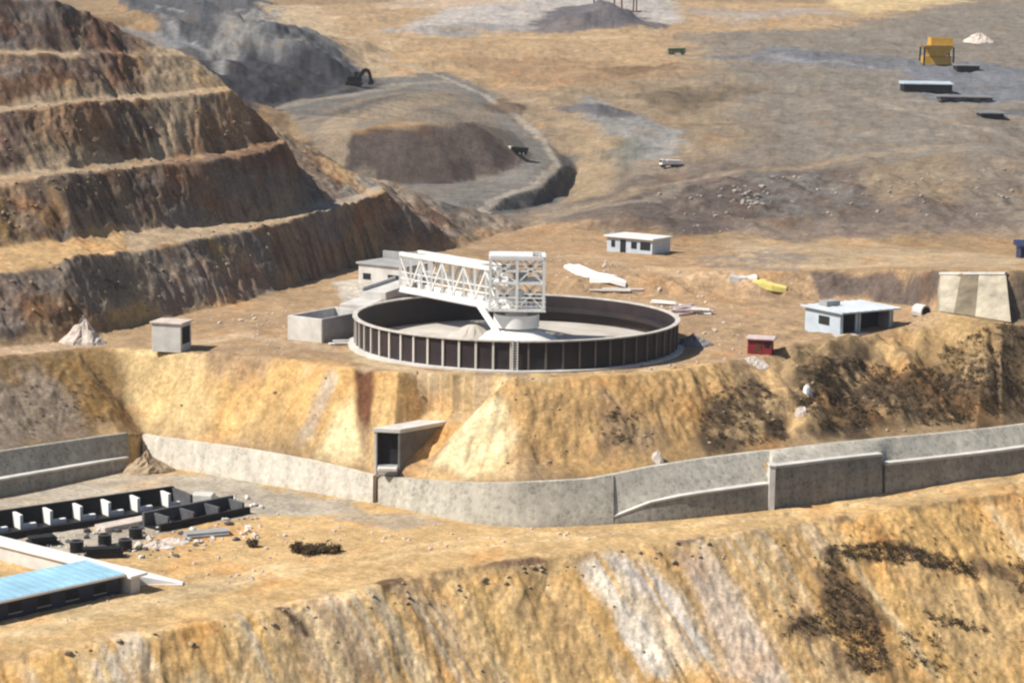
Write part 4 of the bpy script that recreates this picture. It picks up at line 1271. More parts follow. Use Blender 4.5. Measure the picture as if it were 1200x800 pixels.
# flat-roofed workshop on the right
t, o, x, y, w, dp = solid('workshop', 'flat-roofed workshop with a pale blue roof and dark open front at the pad\'s right edge', 'building', at(984, 394, .5), at(1046, 388, .5), at(1050, 370, .5), 3, 'white')
o.z = ground(o.x + w / 2, o.y + 2) - .1
dp = 8.5
hh = 2.7
A_ = V(at(943, 386, .4))
y = (Vector((A_.x, A_.y, 0)) - Vector((o.x, o.y, 0)))
dp = y.length * 1.0
y.normalize()
fbox(MB(), o, x, y, 0, .25, 0, dp, -1.2, hh).build('side_wall', M['roofwhite'], t)
fbox(MB(), o, x, y, w - .25, w, 0, dp, -1.2, hh).build('side_wall', M['grey_conc'], t)
fbox(MB(), o, x, y, .253, w - .253, dp - .25, dp, -1.2, hh).build('rear_wall', M['grey_conc'], t)
fbox(MB(), o, x, y, .253, w - .253, 2.6, 2.8, -1.2, hh).build('front_wall', M['navy'], t)
for f_ in (0, .3, .36, 1):
    fbox(MB(), o, x, y, .26 + (w - .8) * f_, .5 + (w - .8) * f_, .02, .3, -1.2, hh - .01).build('post', M['roofwhite'], t)
fbox(MB(), o, x, y, -.5, w + .5, -.9, dp + .5, hh + .003, hh + .22).build('roof', M['roofwhite'], t, bevel=.03)
rb_ = MB()
for k in range(9):
    fbox(rb_, o, x, y, -.45 + (w + .9) * k / 8 - .04, -.45 + (w + .9) * k / 8 + .04, -.85, dp + .45, hh + .22, hh + .28)
rb_.build('roof_rib', M['white'], t)
fbox(MB(), o, x, y, w * .15, w * .4, dp * .62, dp * .85, hh + .223, hh + .9).build('roof_vent', M['grey_conc'], t)
fbox(MB(), o, x, y, -.02, -.08, dp * .3, dp * .6, .9, 2.0).build('window', M['glass'], t)
fbox(MB(), o, x, y, -1.5, w + 1.5, -1.6, -.03, -1.2, .05).build('apron', M['palestone'], t)

# dark red cabin
c = hit(890, 414)
t = thing('red_cabin', 'small dark red cabin with a pale pink roof sheet beside the bank edge', 'cabin', V(c))
o, x, y = V(c) + Vector((-1.5, 0, 0)), Vector((.97, -.22, 0)), Vector((.22, .97, 0))
fbox(MB(), o, x, y, 0, 3.0, 0, 2.3, -.5, 1.75).build('body', M['maroon'], t, bevel=.04)
fbox(MB(), o, x, y, -.25, 3.3, -.3, 2.6, 1.753, 1.95).build('roof', M['pink'], t, bevel=.03)
fbox(MB(), o, x, y, 1.0, 1.7, -.05, .01, .1, 1.5).build('door', M['rust'], t)
fbox(MB(), o, x, y, 2.1, 2.7, -.05, .01, .8, 1.4).build('window', M['glass'], t)

# materials lying about the pad
def plank_pile(name, label, cat, center, ang, n, ln, m, seed, group=None, w=.35, hgt=.16, fan=.12):
    rr = random.Random(seed)
    c = V(center)
    t = thing(name, label, cat, c, group=group)
    for k in range(n):
        a = ang + rr.uniform(-fan, fan)
        d = Vector((math.cos(a), math.sin(a), 0))
        p = c + Vector((rr.uniform(-.4, .4) * ln * .5, rr.uniform(-.5, .5) * n * w * .6, 0))
        p.z = ground(p.x, p.y) + hgt * (k % 3) + hgt * .6 + .05
        p1, p2 = p - d * ln / 2, p + d * ln / 2
        MB().bar(p1, p2, w, hgt).build('sheet', M[m], t)
    return t
def crumple(name, label, cat, pts_, width, m, seed, hgt=.5):
    rr = random.Random(seed)
    P = [V(hit(*p)) for p in pts_]
    sec = []
    for i, p in enumerate(P):
        d = (P[min(i + 1, len(P) - 1)] - P[max(i - 1, 0)])
        d.z = 0
        d.normalize()
        n_ = Vector((-d.y, d.x, 0))
        w = width * rr.uniform(.7, 1.3)
        h = hgt * rr.uniform(.6, 1.2)
        sec.append([p - n_ * w * .5 - UP * .3, p - n_ * w * .45 + UP * h * .6, p - n_ * w * .12 + UP * h, p + n_ * w * .15 + UP * h * .75, p + n_ * w * .4 + UP * h * .9, p + n_ * w * .5 - UP * .3])
    ob = loft(MB(), sec).build(name, M[m], None, P[len(P) // 2])
    return tag(ob, label, cat)
crumple('white_tarpaulin', 'long crumpled white sheet on bare ground between the tank and the office', 'sheet', [(670, 313), (682, 319), (694, 324), (704, 328), (716, 327), (727, 330), (736, 333)], 3.2, 'tarp', 4, .8)
crumple('yellow_sheet', 'pale yellow sheet lying on the ground left of the workshop', 'sheet', [(884, 332), (894, 334), (906, 337), (922, 340)], 2.6, 'lemon', 5, .7)
crumple('grey_sheet', 'crumpled pale grey sheet lying just left of the yellow one', 'sheet', [(856, 326), (866, 327), (876, 328), (886, 327)], 3.0, 'pale_conc', 6, .7)
plank_pile('sheet_stack', 'untidy stack of pale pink boards right of the tank', 'boards', hit(806, 366), .5, 14, 4.2, 'pink', 9, w=.6, hgt=.22, fan=.5)
plank_pile('white_board', 'few white boards lying beside the pink stack right of the tank', 'boards', hit(824, 368), -.4, 5, 2.6, 'tarp', 10, w=.7, hgt=.25, fan=.4)
plank_pile('rim_board', 'white boards laid on the ground behind the tank\'s far rim', 'boards', hit(724, 344), .05, 3, 6.0, 'tarp', 12)
plank_pile('rim_plank', 'short white planks leaning by the tank\'s far right rim', 'boards', hit(782, 357), -.5, 3, 4.0, 'tarp', 13)
plank_pile('footing_board', 'small white board pile at the foot of the tank\'s right side', 'boards', hit(785, 413), .5, 3, 2.0, 'tarp', 14)
plank_pile('basin_board', 'small white board pile in front of the concrete basin', 'boards', hit(398, 404), .2, 4, 2.0, 'tarp', 15)
rock_mound('tank_shadow_mound', 'low dark spoil pile against the tank\'s right side', 'heap', hit(812, 404), 2.6, 2.2, 1.3, 'slate', 21)  # added mound; its dark colour stands for the tank's cast shadow

rock_mound('rubble_heap', 'small pale rubble spill on the bank just below the red cabin', 'heap', hit(886, 424), 1.5, 1.1, .6, 'palestone', 61)
rock_mound('pale_boulder', 'white boulder on the dark bank, below and left of the workshop', 'boulder', hit(946, 470), .7, .5, 1.0, 'tarp', 62, n=10, rings=5, peak=.5)
rock_mound('pale_boulder', 'pale boulder low on the dark bank, under the white one', 'boulder', hit(938, 492), .8, .6, .8, 'palestone', 63, n=10, rings=5, peak=.5)
rock_mound('pale_boulder', 'pale pointed boulder standing on the curved stone wall\'s top', 'boulder', hit(771, 541), .8, .6, 1.2, 'palestone', 64, n=10, rings=5, peak=.7)
# pipe and elbow above the right hand bank
t = thing('drum', 'pale drum with a dark open end beside the workshop\'s right side', 'drum', V(hit(1082, 372)))
c = V(hit(1082, 372)) + UP * .8
MB().tube(c + Vector((-.8, .8, 0)), c + Vector((.2, -.6, 0)), .95).build('shell', M['pale_conc'], t)
MB().tube(c + Vector((.2, -.6, 0)), c + Vector((.24, -.66, 0)), .7).build('open_end', M['void'], t)

# pale concrete panels set in the cut at the right
M['sandstone'] = mat('pale_stained_render', (.42, .375, .29), .9, var=.45, scale=.5)
M['stain'] = mat('dark_weathered_render', (.20, .165, .115), .95, var=.4, scale=.6)
TA, TB, TC, TD = V(hit(1101, 323)), V(hit(1178, 323)), V(hit(1184, 379)), V(hit(1101, 366))
PP = [[TA.lerp(TB, a), TA.lerp(TB, b), TD.lerp(TC, c), TD.lerp(TC, d)] for a, b, c, d in ((0, .33, .2, 0), (.33, .6, .5, .2), (.6, 1, 1, .5))]
fw = thing('facing_wall', 'broad pale stained concrete facing with a dark middle strip on the right cut bank', 'facing wall', PP[1][3])
n_ = Vector((0, -1, .7)).normalized()
for q_, mm, th in zip(PP, ('sandstone', 'stain', 'sandstone'), (.45, .42, .45)):
    MB().hexa([p + n_ * th for p in q_], [p - n_ * 1.2 for p in q_]).build('slab', M[mm], fw, bevel=.04)
MB().bar(PP[0][0] + n_ * .5 + UP * .1, PP[2][1] + n_ * .5 + UP * .1, .5, .3).build('coping', M['pale_conc'], fw)

# ------------------------------------------------------------------ box culvert mouth in the bank
o = V(CUL_A)
A_ = o
x, y, w = Vector((CX[0], CX[1], 0)), Vector((CY[0], CY[1], 0)), CW
L_ = 8.5
ch = 3.9
t = thing('box_culvert', 'pale concrete box culvert mouth with a dark square opening in the bank', 'culvert', A_)
def sk(mb, x0, x1, y0, y1, z0, z1):
    return fbox(mb, o, x, y, x0, x1, y0, y1, z0, z1)
sk(MB(), 0, .3, 0, L_, -1, ch).build('side_wall', M['pale_conc'], t, bevel=.03)
sk(MB(), w - .3, w, 0, L_, -1, ch).build('side_wall', M['shade_side'], t, bevel=.03)
sk(MB(), -.1, w + .1, -.12, L_, ch + .003, ch + .45).build('top_slab', M['pale_conc'], t, bevel=.03)
sk(MB(), .303, w - .303, .1, L_, -1, .15).build('floor', M['grey_conc'], t)
sk(MB(), .303, w - .303, .9, 1.1, .153, ch).build('opening_shade_plate', M['void'], t)  # added black plate that makes the opening read as unlit
sk(MB(), .303, .36, .12, .897, .153, ch - .003).build('opening_shade_lining', M['void'], t)  # inner wall face blackened to paint the shade inside the mouth
mb = MB().box(o + x * w * .5 + Vector((.1, -.6, -.1)), 2.2, 1.0, .4)
mb.build('sill', M['pale_conc'], t, bevel=.08)
# ------------------------------------------------------------------ lower yard, left
# low building with the pale blue roof: two wings meeting at its right corner
zt = 1.7
cor = V(at(147, 674, ZR + zt))                       # outer roof corner
f_end = V(at(-60, 719, ZR + zt))
b_end = V(at(-60, 622, ZR + zt))
xf = Vector((f_end.x - cor.x, f_end.y - cor.y, 0))
Lf = xf.length
xf.normalize()
nb = Vector((-xf.y, xf.x, 0))
if nb.y < 0:
    nb = -nb
t = thing('blue_roof_building', 'low building with a pale blue sheet roof and dark front at the lower left corner', 'building', Vector((cor.x, cor.y, ZR)))
o = Vector((cor.x, cor.y, ZR))
bwid = abs((V(at(0, 679, ZR + zt)) - o).dot(nb))
bwid = min(max(bwid, 3.5), 9)
fbox(MB(), o, xf, nb, .35, Lf, .35, bwid - .3, -.4, zt).build('wall', M['navy'], t)
rf = fbox(MB(), o, xf, nb, 0, Lf, 0, bwid, zt + .003, zt + .2).build('roof', M['roofblue'], t, bevel=.02)
mb = MB()
for k in range(int(Lf / .9)):
    fbox(mb, o, xf, nb, k * .9 + .2, k * .9 + .26, .05, bwid - .05, zt + .2, zt + .25)
mb.build('roof_seam', M['roofblue'], rf)
fbox(MB(), o, xf, nb, 0, Lf, -.12, .0, zt - .05, zt + .16).build('gutter', M['white'], rf)
for k in range(6):
    s0 = 2.0 + k * 3.0
    wn = fbox(MB(), o, xf, nb, s0, s0 + 1.3, .30, .36, .45, 1.25).build('window', M['void'], t)
    fbox(MB(), o, xf, nb, s0 - .1, s0 + 1.4, .27, .298, .33, .42).build('sill', M['grey_conc'], wn)
# pale wall running back from the corner
xb = Vector((b_end.x - cor.x, b_end.y - cor.y, 0))
Lb = xb.length
xb.normalize()
ob_ = Vector((cor.x, cor.y, ZR)) - xb * .5
nb2 = Vector((-xb.y, xb.x, 0))
if nb2.y < 0:
    nb2 = -nb2
t = thing('yard_wall', 'broad whitewashed wall closing the yard behind the blue-roofed building', 'wall', ob_ + nb2 * .3)
ob_ = ob_ + nb2 * .25
fbox(MB(), ob_, xb, nb2, 0, Lb + 2, 0, 1.1, -.4, zt - .25).build('wall_body', M['pale_conc'], t)
fbox(MB(), ob_, xb, nb2, -.25, Lb + 2, -.25, 1.9, zt - .247, zt + .0).build('coping', M['white'], t, bevel=.03)
# pale ramp at its end
cr = V(at(180, 682, ZR))
mb = MB().hexa([cr + Vector(p) for p in ((-3.4, -.9, -.1), (2.9, -.5, -.1), (2.9, .4, -.1), (-3.2, 1.8, -.1))], [cr + Vector(p) for p in ((-3.3, -.8, 1.15), (2.8, -.4, .06), (2.8, .3, .06), (-3.1, 1.6, 1.15))])
tag(mb.build('concrete_ramp', M['tarp'], None, cr, bevel=.03), 'small white ramp tapering off the corner of the blue-roofed building', 'ramp')

# row of concrete bays with pale partitions
p0, p1 = V(at(-40, 638, ZR)), V(at(226, 598, ZR))
xb = Vector((p1.x - p0.x, p1.y - p0.y, 0))
Lr = xb.length
xb.normalize()
yb = Vector((-xb.y, xb.x, 0))
if yb.y < 0:
    yb = -yb
DB, HB = 4.2, 1.9
t = thing('bay_row', 'long row of black open bays split by pale partitions in the lower yard', 'storage bays', p0)
fbox(MB(), p0, xb, yb, 0, Lr, DB, DB + .4, -.4, HB).build('rear_wall', M['void'], t)  # rear wall near-black, its shade put into the colour
fbox(MB(), p0, xb, yb, 0, Lr, 0, DB - .003, -.3, .08).build('bay_floor', M['black'], t)
fbox(MB(), p0, xb, yb, 0, Lr, -.4, -.003, -.3, .7).build('front_kerb', M['void'], t)
fbox(MB(), p0, xb, yb, Lr - .3, Lr, .003, DB - .01, .083, HB - .1).build('end_wall', M['dark_conc'], t)
for px_ in (-10, 24, 59, 94, 127, 161, 197):
    q_ = V(at(px_ + 2, 631 - (px_ + 40) * .15, ZR))
    s = (q_ - p0).dot(xb)
    pt = fbox(MB(), p0, xb, yb, s - .18, s + .18, 2.3, DB - .006, .083, HB - .25).build('partition', M['tarp'], t, bevel=.03)
    fbox(MB(), p0, xb, yb, s + .183, s + 1.7, 2.3, 2.8, .083, .6).build('ledge', M['tarp'], pt, bevel=.03)
# shorter row in front of its right end
p0, p1 = V(at(186, 622, ZR)), V(at(291, 601, ZR))
xb = Vector((p1.x - p0.x, p1.y - p0.y, 0))
Lr = xb.length
xb.normalize()
yb = Vector((-xb.y, xb.x, 0))
if yb.y < 0:
    yb = -yb
t = thing('bay_row', 'short dark trough of open bays just right of the long row', 'storage bays', p0)
fbox(MB(), p0, xb, yb, 0, Lr, 2.6, 3.0, -.4, 1.5).build('rear_wall', M['dark_conc'], t)
fbox(MB(), p0, xb, yb, 0, Lr, 0, 2.597, -.3, .08).build('bay_floor', M['black'], t)
fbox(MB(), p0, xb, yb, 0, Lr, -.35, -.003, -.3, .75).build('front_kerb', M['void'], t)
for k in range(4):
    s = Lr * (k + .4) / 3.6
    fbox(MB(), p0, xb, yb, s - .15, s + .15, .003, 2.594, .083, 1.3).build('partition', M['dark_conc'], t, bevel=.03)
fbox(MB(), p0, xb, yb, -4.5, 1.5, 3.2, 5.2, -.3, .5).build('apron', M['palestone'], t, bevel=.05)
# pale slabs between the two rows
for px_, py_, s_, lb in ((238, 584, 1.2, 'small pale block standing between the two dark bay rows'), (260, 588, .9, 'low grey block right of the pale block by the bay rows')):
    c = V(at(px_, py_ + 5, ZR))
    mb = MB().hexa([c + Vector((a * s_ * 1.2, b * s_, -.2)) for a, b in ((-1, -.8), (1, -1), (1, .9), (-1, 1))], [c + Vector((a * s_, b * s_ * .9, .9 * s_)) for a, b in ((-1, -.8), (.9, -1), (1, .8), (-.9, 1))])
    tag(mb.build('concrete_block', M['pale_conc' if px_ == 238 else 'grey_conc'], None, c, bevel=.06), lb, 'block')
rock_mound('sand_heap', 'small pale sand heap between the drums and the short dark trough', 'heap', V(at(186, 640, ZR)), 1.6, 1.2, .7, 'palestone', 51)
rock_mound('sand_heap', 'low tan soil heap in the yard corner where the stone walls meet', 'heap', V(at(172, 553, ZR)), 3.0, 2.0, 2.2, 'stone', 52)
rock_mound('sand_heap', 'flat pale soil heap at the near end of the short dark trough', 'heap', V(at(206, 634, ZR)), 1.8, 1.0, .5, 'palestone', 53)
# drums and stacked plates in front of the bays
def drum(px_, py_, label, first=[None]):
    c = V(at(px_, py_ + 6, ZR))
    if first[0] is None:
        t_ = thing('oil_drum', label, 'drum', c, group='black drums in the yard', world=False)
        sh = MB().lathe([(.01, 0), (.62, 0), (.62, .5), (.66, .53), (.66, .57), (.62, .6), (.62, 1.05), (.66, 1.08), (.66, 1.12), (.62, 1.15), (.62, 1.55), (.01, 1.55)], 20)
        b = bpy.data.objects.new('shell', sh.mesh('shell', M['black']))
        b.parent = t_
        COL.objects.link(b)
        ld = bpy.data.objects.new('lid', MB().ring(.45, .66, 1.553, 1.62, 20).mesh('lid', M['dark_conc']))
        ld.parent = t_
        COL.objects.link(ld)
        first[0] = t_
    else:
        t_ = copy_tree(first[0])
        t_.location = c
        t_['label'] = label
    t_.scale = (1.1, 1.1, .7)
drum(90, 640, 'leftmost black drum of the four in front of the long bay row')
drum(123, 632, 'black drum second from left, farther back than its neighbours')
drum(147, 638, 'black drum nearest the white yard wall, third from left')
drum(159, 624, 'rightmost black drum, beside the short bay row')
def flat_stack(name, label, px_, py_, ln, wd_, n, m, ang):
    c = V(at(px_, py_, ZR))
    t_ = thing(name, label, 'stack', c)
    d = Vector((math.cos(ang), math.sin(ang), 0))
    n_ = Vector((-d.y, d.x, 0))
    for k in range(n):
        MB().box(c + n_ * random.uniform(-.2, .2) + d * random.uniform(-.3, .3) + UP * (.12 + k * .23), ln, wd_, .2, (d, n_, UP)).build('plate', M[m], t_)
flat_stack('plate_stack', 'stack of black plates behind the white yard wall', 120, 652, 3.6, 1.2, 4, 'black', .2)
flat_stack('plate_stack', 'low dark plate stack before the left end of the long bay row', 50, 637, 2.6, 1.4, 4, 'void', .5)
flat_stack('plate_stack', 'low pile of grey plates in front of the short dark trough', 240, 627, 4.6, 1.6, 2, 'grey_conc', .4)

# ------------------------------------------------------------------ dry bushes
def bush_mesh(name, rad, h, n, seed):
    rr = random.Random(seed)
    mb = MB()
    lobes = [(Vector((rr.uniform(-.55, .55) * rad, rr.uniform(-.5, .5) * rad, rr.uniform(.3, .75) * h)), rr.uniform(.3, .6)) for _ in range(7)]
    for k in range(n):
        c, s = lobes[k % 7]
        d = Vector((rr.gauss(0, 1), rr.gauss(0, 1), rr.gauss(0, 1))).normalized() * rr.random() ** .4
        p = c + Vector((d.x * rad * s, d.y * rad * s, d.z * h * s * .8))
        if p.z < .05:
            continue
        a, b = Vector((rr.gauss(0, 1), rr.gauss(0, 1), rr.gauss(0, 1))).normalized(), Vector((rr.gauss(0, 1), rr.gauss(0, 1), rr.gauss(0, 1))).normalized()
        l_ = rr.uniform(.14, .32)
        mb.add([p, p + a * l_ + b * l_ * .3, p + a * l_ * 1.5, p + a * l_ * .6 - b * l_ * .35], [(0, 1, 2, 3)])
    return mb.mesh(name, M['leaf'])
def twig_mesh(rad, h, seed):
    rr = random.Random(seed)
    mb = MB()
    for k in range(9):
        a = rr.uniform(0, 6.28)
        q_ = Vector((math.cos(a) * rad * rr.uniform(.2, .7), math.sin(a) * rad * rr.uniform(.2, .7), h * rr.uniform(.5, .95)))
        mb.tube((0, 0, -.2), q_, .06, .02, 5)
    return mb.mesh('stem', M['twig'])
BM = [(bush_mesh('foliage', 1.0, 1.1, 520, s), twig_mesh(1.0, 1.1, s)) for s in (1, 2, 3)]
def bush(pos, sc, seed, label=None, group=None):
    rr = random.Random(seed)
    t_ = thing('dry_bush', label, 'bush', (pos[0], pos[1], ground(pos[0], pos[1]) - .08), rr.uniform(0, 6.28), group, world=False)
    f_, s_ = BM[seed % 3]
    for nm, d in (('foliage', f_), ('stem', s_)):
        o_ = bpy.data.objects.new(nm, d)
        o_.parent = t_
        COL.objects.link(o_)
    t_.scale = (sc * rr.uniform(.9, 1.3), sc * rr.uniform(.8, 1.1), sc * rr.uniform(.75, 1.1))
for k, (px_, py_, s_, lb) in enumerate(((350, 648, .9, 'left bush of the dark clump on the sandy yard'), (364, 650, 1.1, 'low middle bush of the dark clump on the sandy yard'),
                                        (381, 648, 1.25, 'tallest dark bush, right side of the clump on the sandy yard'), (394, 646, .7, 'small bush at the right end of the dark clump'),
                                        (294, 641, .8, 'lone small dark bush in front of the short dark trough'))):
    bush(hit(px_, py_), s_, k + 5, lb, 'dark bushes on the sandy yard' if k < 4 else None)
def in_poly(x_, y_, pl):
    ins = False
    for k in range(len(pl)):
        a, b = pl[k], pl[(k + 1) % len(pl)]
        if (a[1] > y_) != (b[1] > y_) and x_ < (b[0] - a[0]) * (y_ - a[1]) / (b[1] - a[1]) + a[0]:
            ins = not ins
    return ins
def strew(pp, n, rr):
    pl = poly_world(pp)
    out = []
    lo, hi = pl.min(0), pl.max(0)
    while len(out) < n:
        x_, y_ = rr.uniform(lo[0], hi[0]), rr.uniform(lo[1], hi[1])
        if in_poly(x_, y_, pl):
            out.append((x_, y_))
    return out
# scrub that nobody could count, as ground cover on the banks
def scrub(name, label, areas, seed):
    rr = random.Random(seed)
    mb = MB()
    for pp, n, smin, smax in areas:
        for (x_, y_) in strew(pp, n, rr):
            s = rr.uniform(smin, smax)
            z_ = ground(x_, y_)
            for k in range(30):
                d = Vector((rr.gauss(0, 1), rr.gauss(0, 1), abs(rr.gauss(0, 1)))).normalized() * rr.random() ** .5 * s
                p = Vector((x_ + d.x, y_ + d.y, z_ + d.z * .75 - .05))
                a = Vector((rr.gauss(0, 1), rr.gauss(0, 1), rr.gauss(0, .8))).normalized()
                b = Vector((rr.gauss(0, 1), rr.gauss(0, 1), rr.gauss(0, .8))).normalized()
                l_ = rr.uniform(.10, .24) * (.6 + s * .5)
                mb.add([p, p + a * l_ + b * l_ * .35, p + a * l_ * 1.6, p + a * l_ * .6 - b * l_ * .35], [(0, 1, 2, 3)])
    me_ = bpy.data.meshes.new(name)
    me_.from_pydata(mb.v, [], mb.f)
    me_.materials.append(M['leaf'])
    o_ = bpy.data.objects.new(name, me_)
    COL.objects.link(o_)
    return tag(o_, label, 'scrub', kind='stuff')
scrub('scrub', 'dark dry scrub growing in patches on the near golden bank', [
    ([(968, 642), (1030, 636), (1100, 648), (1140, 664), (1150, 678), (1080, 664), (1000, 655), (968, 654)], 330, .2, .6),
    ([(965, 655), (985, 660), (1000, 690), (1030, 730), (1040, 790), (1000, 790), (985, 740), (920, 745), (930, 725), (965, 715)], 360, .2, .6),
    ([(1080, 715), (1150, 735), (1160, 745), (1090, 735)], 50, .2, .5),
    ([(1180, 650), (1230, 660), (1230, 720), (1190, 700)], 80, .2, .55),
    ([(1050, 740), (1100, 745), (1110, 800), (1060, 780)], 50, .2, .5),
    ([(900, 640), (960, 620), (1200, 590), (1230, 790), (1100, 800), (880, 790)], 70, .15, .35)], 31)
scrub('scrub', 'dark dry scrub growing over the bank under the workshop', [
    ([(945, 430), (1010, 422), (1070, 440), (1060, 490), (960, 508), (930, 490)], 620, .2, .65),
    ([(1060, 440), (1110, 410), (1230, 410), (1230, 486), (1080, 500)], 760, .2, .6),
    ([(830, 462), (880, 445), (915, 480), (920, 518), (835, 525), (815, 500)], 210, .2, .55),
    ([(700, 485), (750, 485), (745, 520), (705, 520)], 40, .2, .5)], 32)
scrub('scrub', 'sparse dark scrub on the benches of the left hillside', [
    ([(95, 325), (145, 310), (160, 335), (120, 350)], 22, .25, .6),
    ([(10, 440), (120, 430), (130, 500), (20, 515)], 40, .2, .5),
    ([(0, 260), (300, 200), (380, 230), (180, 265)], 24, .2, .4),
    ([(20, 200), (190, 190), (180, 130), (40, 140)], 20, .2, .4)], 33)

# loose stones over every face
def rubble(name, label, areas, m, seed):
    rr = random.Random(seed)
    mb = MB()
    ico = [Vector(v) for v in ((0, 0, 1), (.89, 0, .45), (.28, .85, .45), (-.72, .53, .45), (-.72, -.53, .45), (.28, -.85, .45), (.72, .53, -.45), (-.28, .85, -.45), (-.89, 0, -.45), (-.28, -.85, -.45), (.72, -.53, -.45), (0, 0, -1))]
    fc_ = [(0, 1, 2), (0, 2, 3), (0, 3, 4), (0, 4, 5), (0, 5, 1), (1, 6, 2), (2, 7, 3), (3, 8, 4), (4, 9, 5), (5, 10, 1), (6, 7, 2), (7, 8, 3), (8, 9, 4), (9, 10, 5), (10, 6, 1), (11, 7, 6), (11, 8, 7), (11, 9, 8), (11, 10, 9), (11, 6, 10)]
    for pp, n, smin, smax in areas:
        for (x_, y_) in strew(pp, n, rr):
            s = smin + (smax - smin) * rr.random() ** 3
            c = Vector((x_, y_, ground(x_, y_) + s * .2))
            rx, ry, rz = s * rr.uniform(.7, 1.3), s * rr.uniform(.7, 1.2), s * rr.uniform(.5, .9)
            a = rr.uniform(0, 6.28)
            ca_, sa_ = math.cos(a), math.sin(a)
            vs = []
            for v in ico:
                j = rr.uniform(.75, 1.2)
                X, Y, Z = v.x * rx * j, v.y * ry * j, v.z * rz * j
                vs.append(c + Vector((X * ca_ - Y * sa_, X * sa_ + Y * ca_, Z)))
            mb.add(vs, fc_)
    me_ = bpy.data.meshes.new(name)
    me_.from_pydata(mb.v, [], mb.f)
    me_.materials.append(M[m])
    o_ = bpy.data.objects.new(name, me_)
    COL.objects.link(o_)
    return tag(o_, label, 'rubble', kind='stuff')
FACE = [(-40, 790), (250, 735), (500, 680), (800, 640), (1230, 580), (1230, 820), (-40, 820)]
rubble('rubble', 'loose tan stones scattered down the near golden bank', [(FACE, 160, .05, .2), ([(60, 770), (600, 665), (850, 630), (880, 650), (600, 690), (80, 790)], 110, .06, .36)], 'stone', 41)
rubble('rubble', 'loose tan stones along the bank below the tank pad', [([(130, 420), (440, 440), (850, 432), (1190, 395), (1190, 490), (860, 525), (600, 555), (170, 505)], 260, .05, .3)], 'stone', 42)
rubble('rubble', 'pale broken stones strewn over the yard and the pad', [([(0, 750), (440, 650), (800, 625), (500, 615), (300, 600), (210, 650)], 260, .06, .28), ([(420, 438), (800, 436), (900, 410), (840, 350), (700, 300), (600, 290), (640, 340), (800, 370), (800, 420), (420, 430)], 260, .06, .35),
                                                                         ([(180, 410), (330, 420), (340, 360), (220, 380)], 60, .08, .35)], 'palestone', 43)
rubble('rubble', 'tipped grey boulders on the waste slope behind the pad', [([(700, 275), (800, 275), (1010, 262), (1190, 260), (1190, 200), (960, 200), (760, 220)], 200, .15, .7), ([(860, 225), (900, 215), (910, 240), (870, 250)], 26, .4, 1.0)], 'greystone', 44)
rubble('rubble', 'dark rock debris on the benches of the left hillside', [([(0, 405), (150, 380), (560, 285), (450, 225), (150, 300), (0, 325)], 170, .1, .45), ([(0, 290), (440, 220), (330, 180), (0, 215)], 130, .1, .4), ([(0, 200), (320, 168), (230, 112), (0, 130)], 100, .1, .4)], 'timber', 45)

YARD = [(20, 645), (60, 628), (190, 612), (300, 600), (310, 628), (200, 655), (130, 655)]
rubble('rubble', 'dark broken lumps strewn between the bay rows and the drums', [(YARD, 90, .12, .5)], 'dark_conc', 46)
rubble('rubble', 'pale broken lumps strewn round the bay rows in the yard', [(YARD, 130, .12, .5), ([(226, 580), (290, 578), (310, 598), (240, 600)], 40, .15, .5)], 'pale_conc', 47)
# ------------------------------------------------------------------ far works and machines
def far_box(o, mb, m, nm, parent):
    return mb.build(nm, M[m], parent)
def truck(px_, py_, sc, heading, label, body_m, cab_m):
    c = V(hit(px_, py_))
    c.z = ground(c.x, c.y)
    t_ = thing('dump_truck', label, 'truck', c, heading, world=False)
    t_.scale = (sc, sc, sc)
    def P(nm, mb, m, par=t_, bevel=.04):
        o_ = bpy.data.objects.new(nm, mb.mesh(nm, M[m], bevel=bevel))
        o_.parent = par
        COL.objects.link(o_)
        return o_
    P('chassis', MB().box((0, 0, .95), 7.6, 1.1, .3), 'black')
    P('cab', MB().hexa([Vector(p) for p in ((2.1, -1.2, 1.11), (3.8, -1.2, 1.11), (3.8, 1.2, 1.11), (2.1, 1.2, 1.11))], [Vector(p) for p in ((2.1, -1.1, 3.0), (3.5, -1.1, 3.0), (3.5, 1.1, 3.0), (2.1, 1.1, 3.0))]), cab_m)
    P('windscreen', MB().hexa([Vector(p) for p in ((3.74, -1, 2.0), (3.80, -1, 2.0), (3.80, 1, 2.0), (3.74, 1, 2.0))], [Vector(p) for p in ((3.58, -1, 2.85), (3.64, -1, 2.85), (3.64, 1, 2.85), (3.58, 1, 2.85))]), 'glass', bevel=0)
    P('tipper_body', MB().hexa([Vector(p) for p in ((-3.7, -1.1, 1.2), (1.8, -1.1, 1.2), (1.8, 1.1, 1.2), (-3.7, 1.1, 1.2))], [Vector(p) for p in ((-4.1, -1.4, 2.7), (1.9, -1.4, 2.9), (1.9, 1.4, 2.9), (-4.1, 1.4, 2.7))]), body_m)
    for x_ in (2.7, -1.5, -2.9):
        for y_ in (-1.05, 1.05):
            w_ = P('wheel', MB().tube((x_, y_ - .25, .55), (x_, y_ + .25, .55), .55, n=16), 'black')
            P('hub', MB().tube((x_, y_ - .28 if y_ < 0 else y_ + .26, .55), (x_, y_ - .26 if y_ < 0 else y_ + .28, .55), .25, n=10), 'grey_conc', w_, 0)
truck(606, 184, .62, R(160), 'small truck with pale cab and black body on the curved haul road', 'black', 'white')
truck(785, 196, .62, R(200), 'white dump truck on the grey ground right of the haul road', 'tarp', 'white')
truck(793, 66, .8, R(8), 'small dark green truck on the far tan plain', 'green', 'green')
rock_mound('pale_heap', 'pale heap of broken stone at the top right beyond the yellow hopper', 'heap', hit(1146, 52), 6, 5, 3.2, 'palestone', 30)

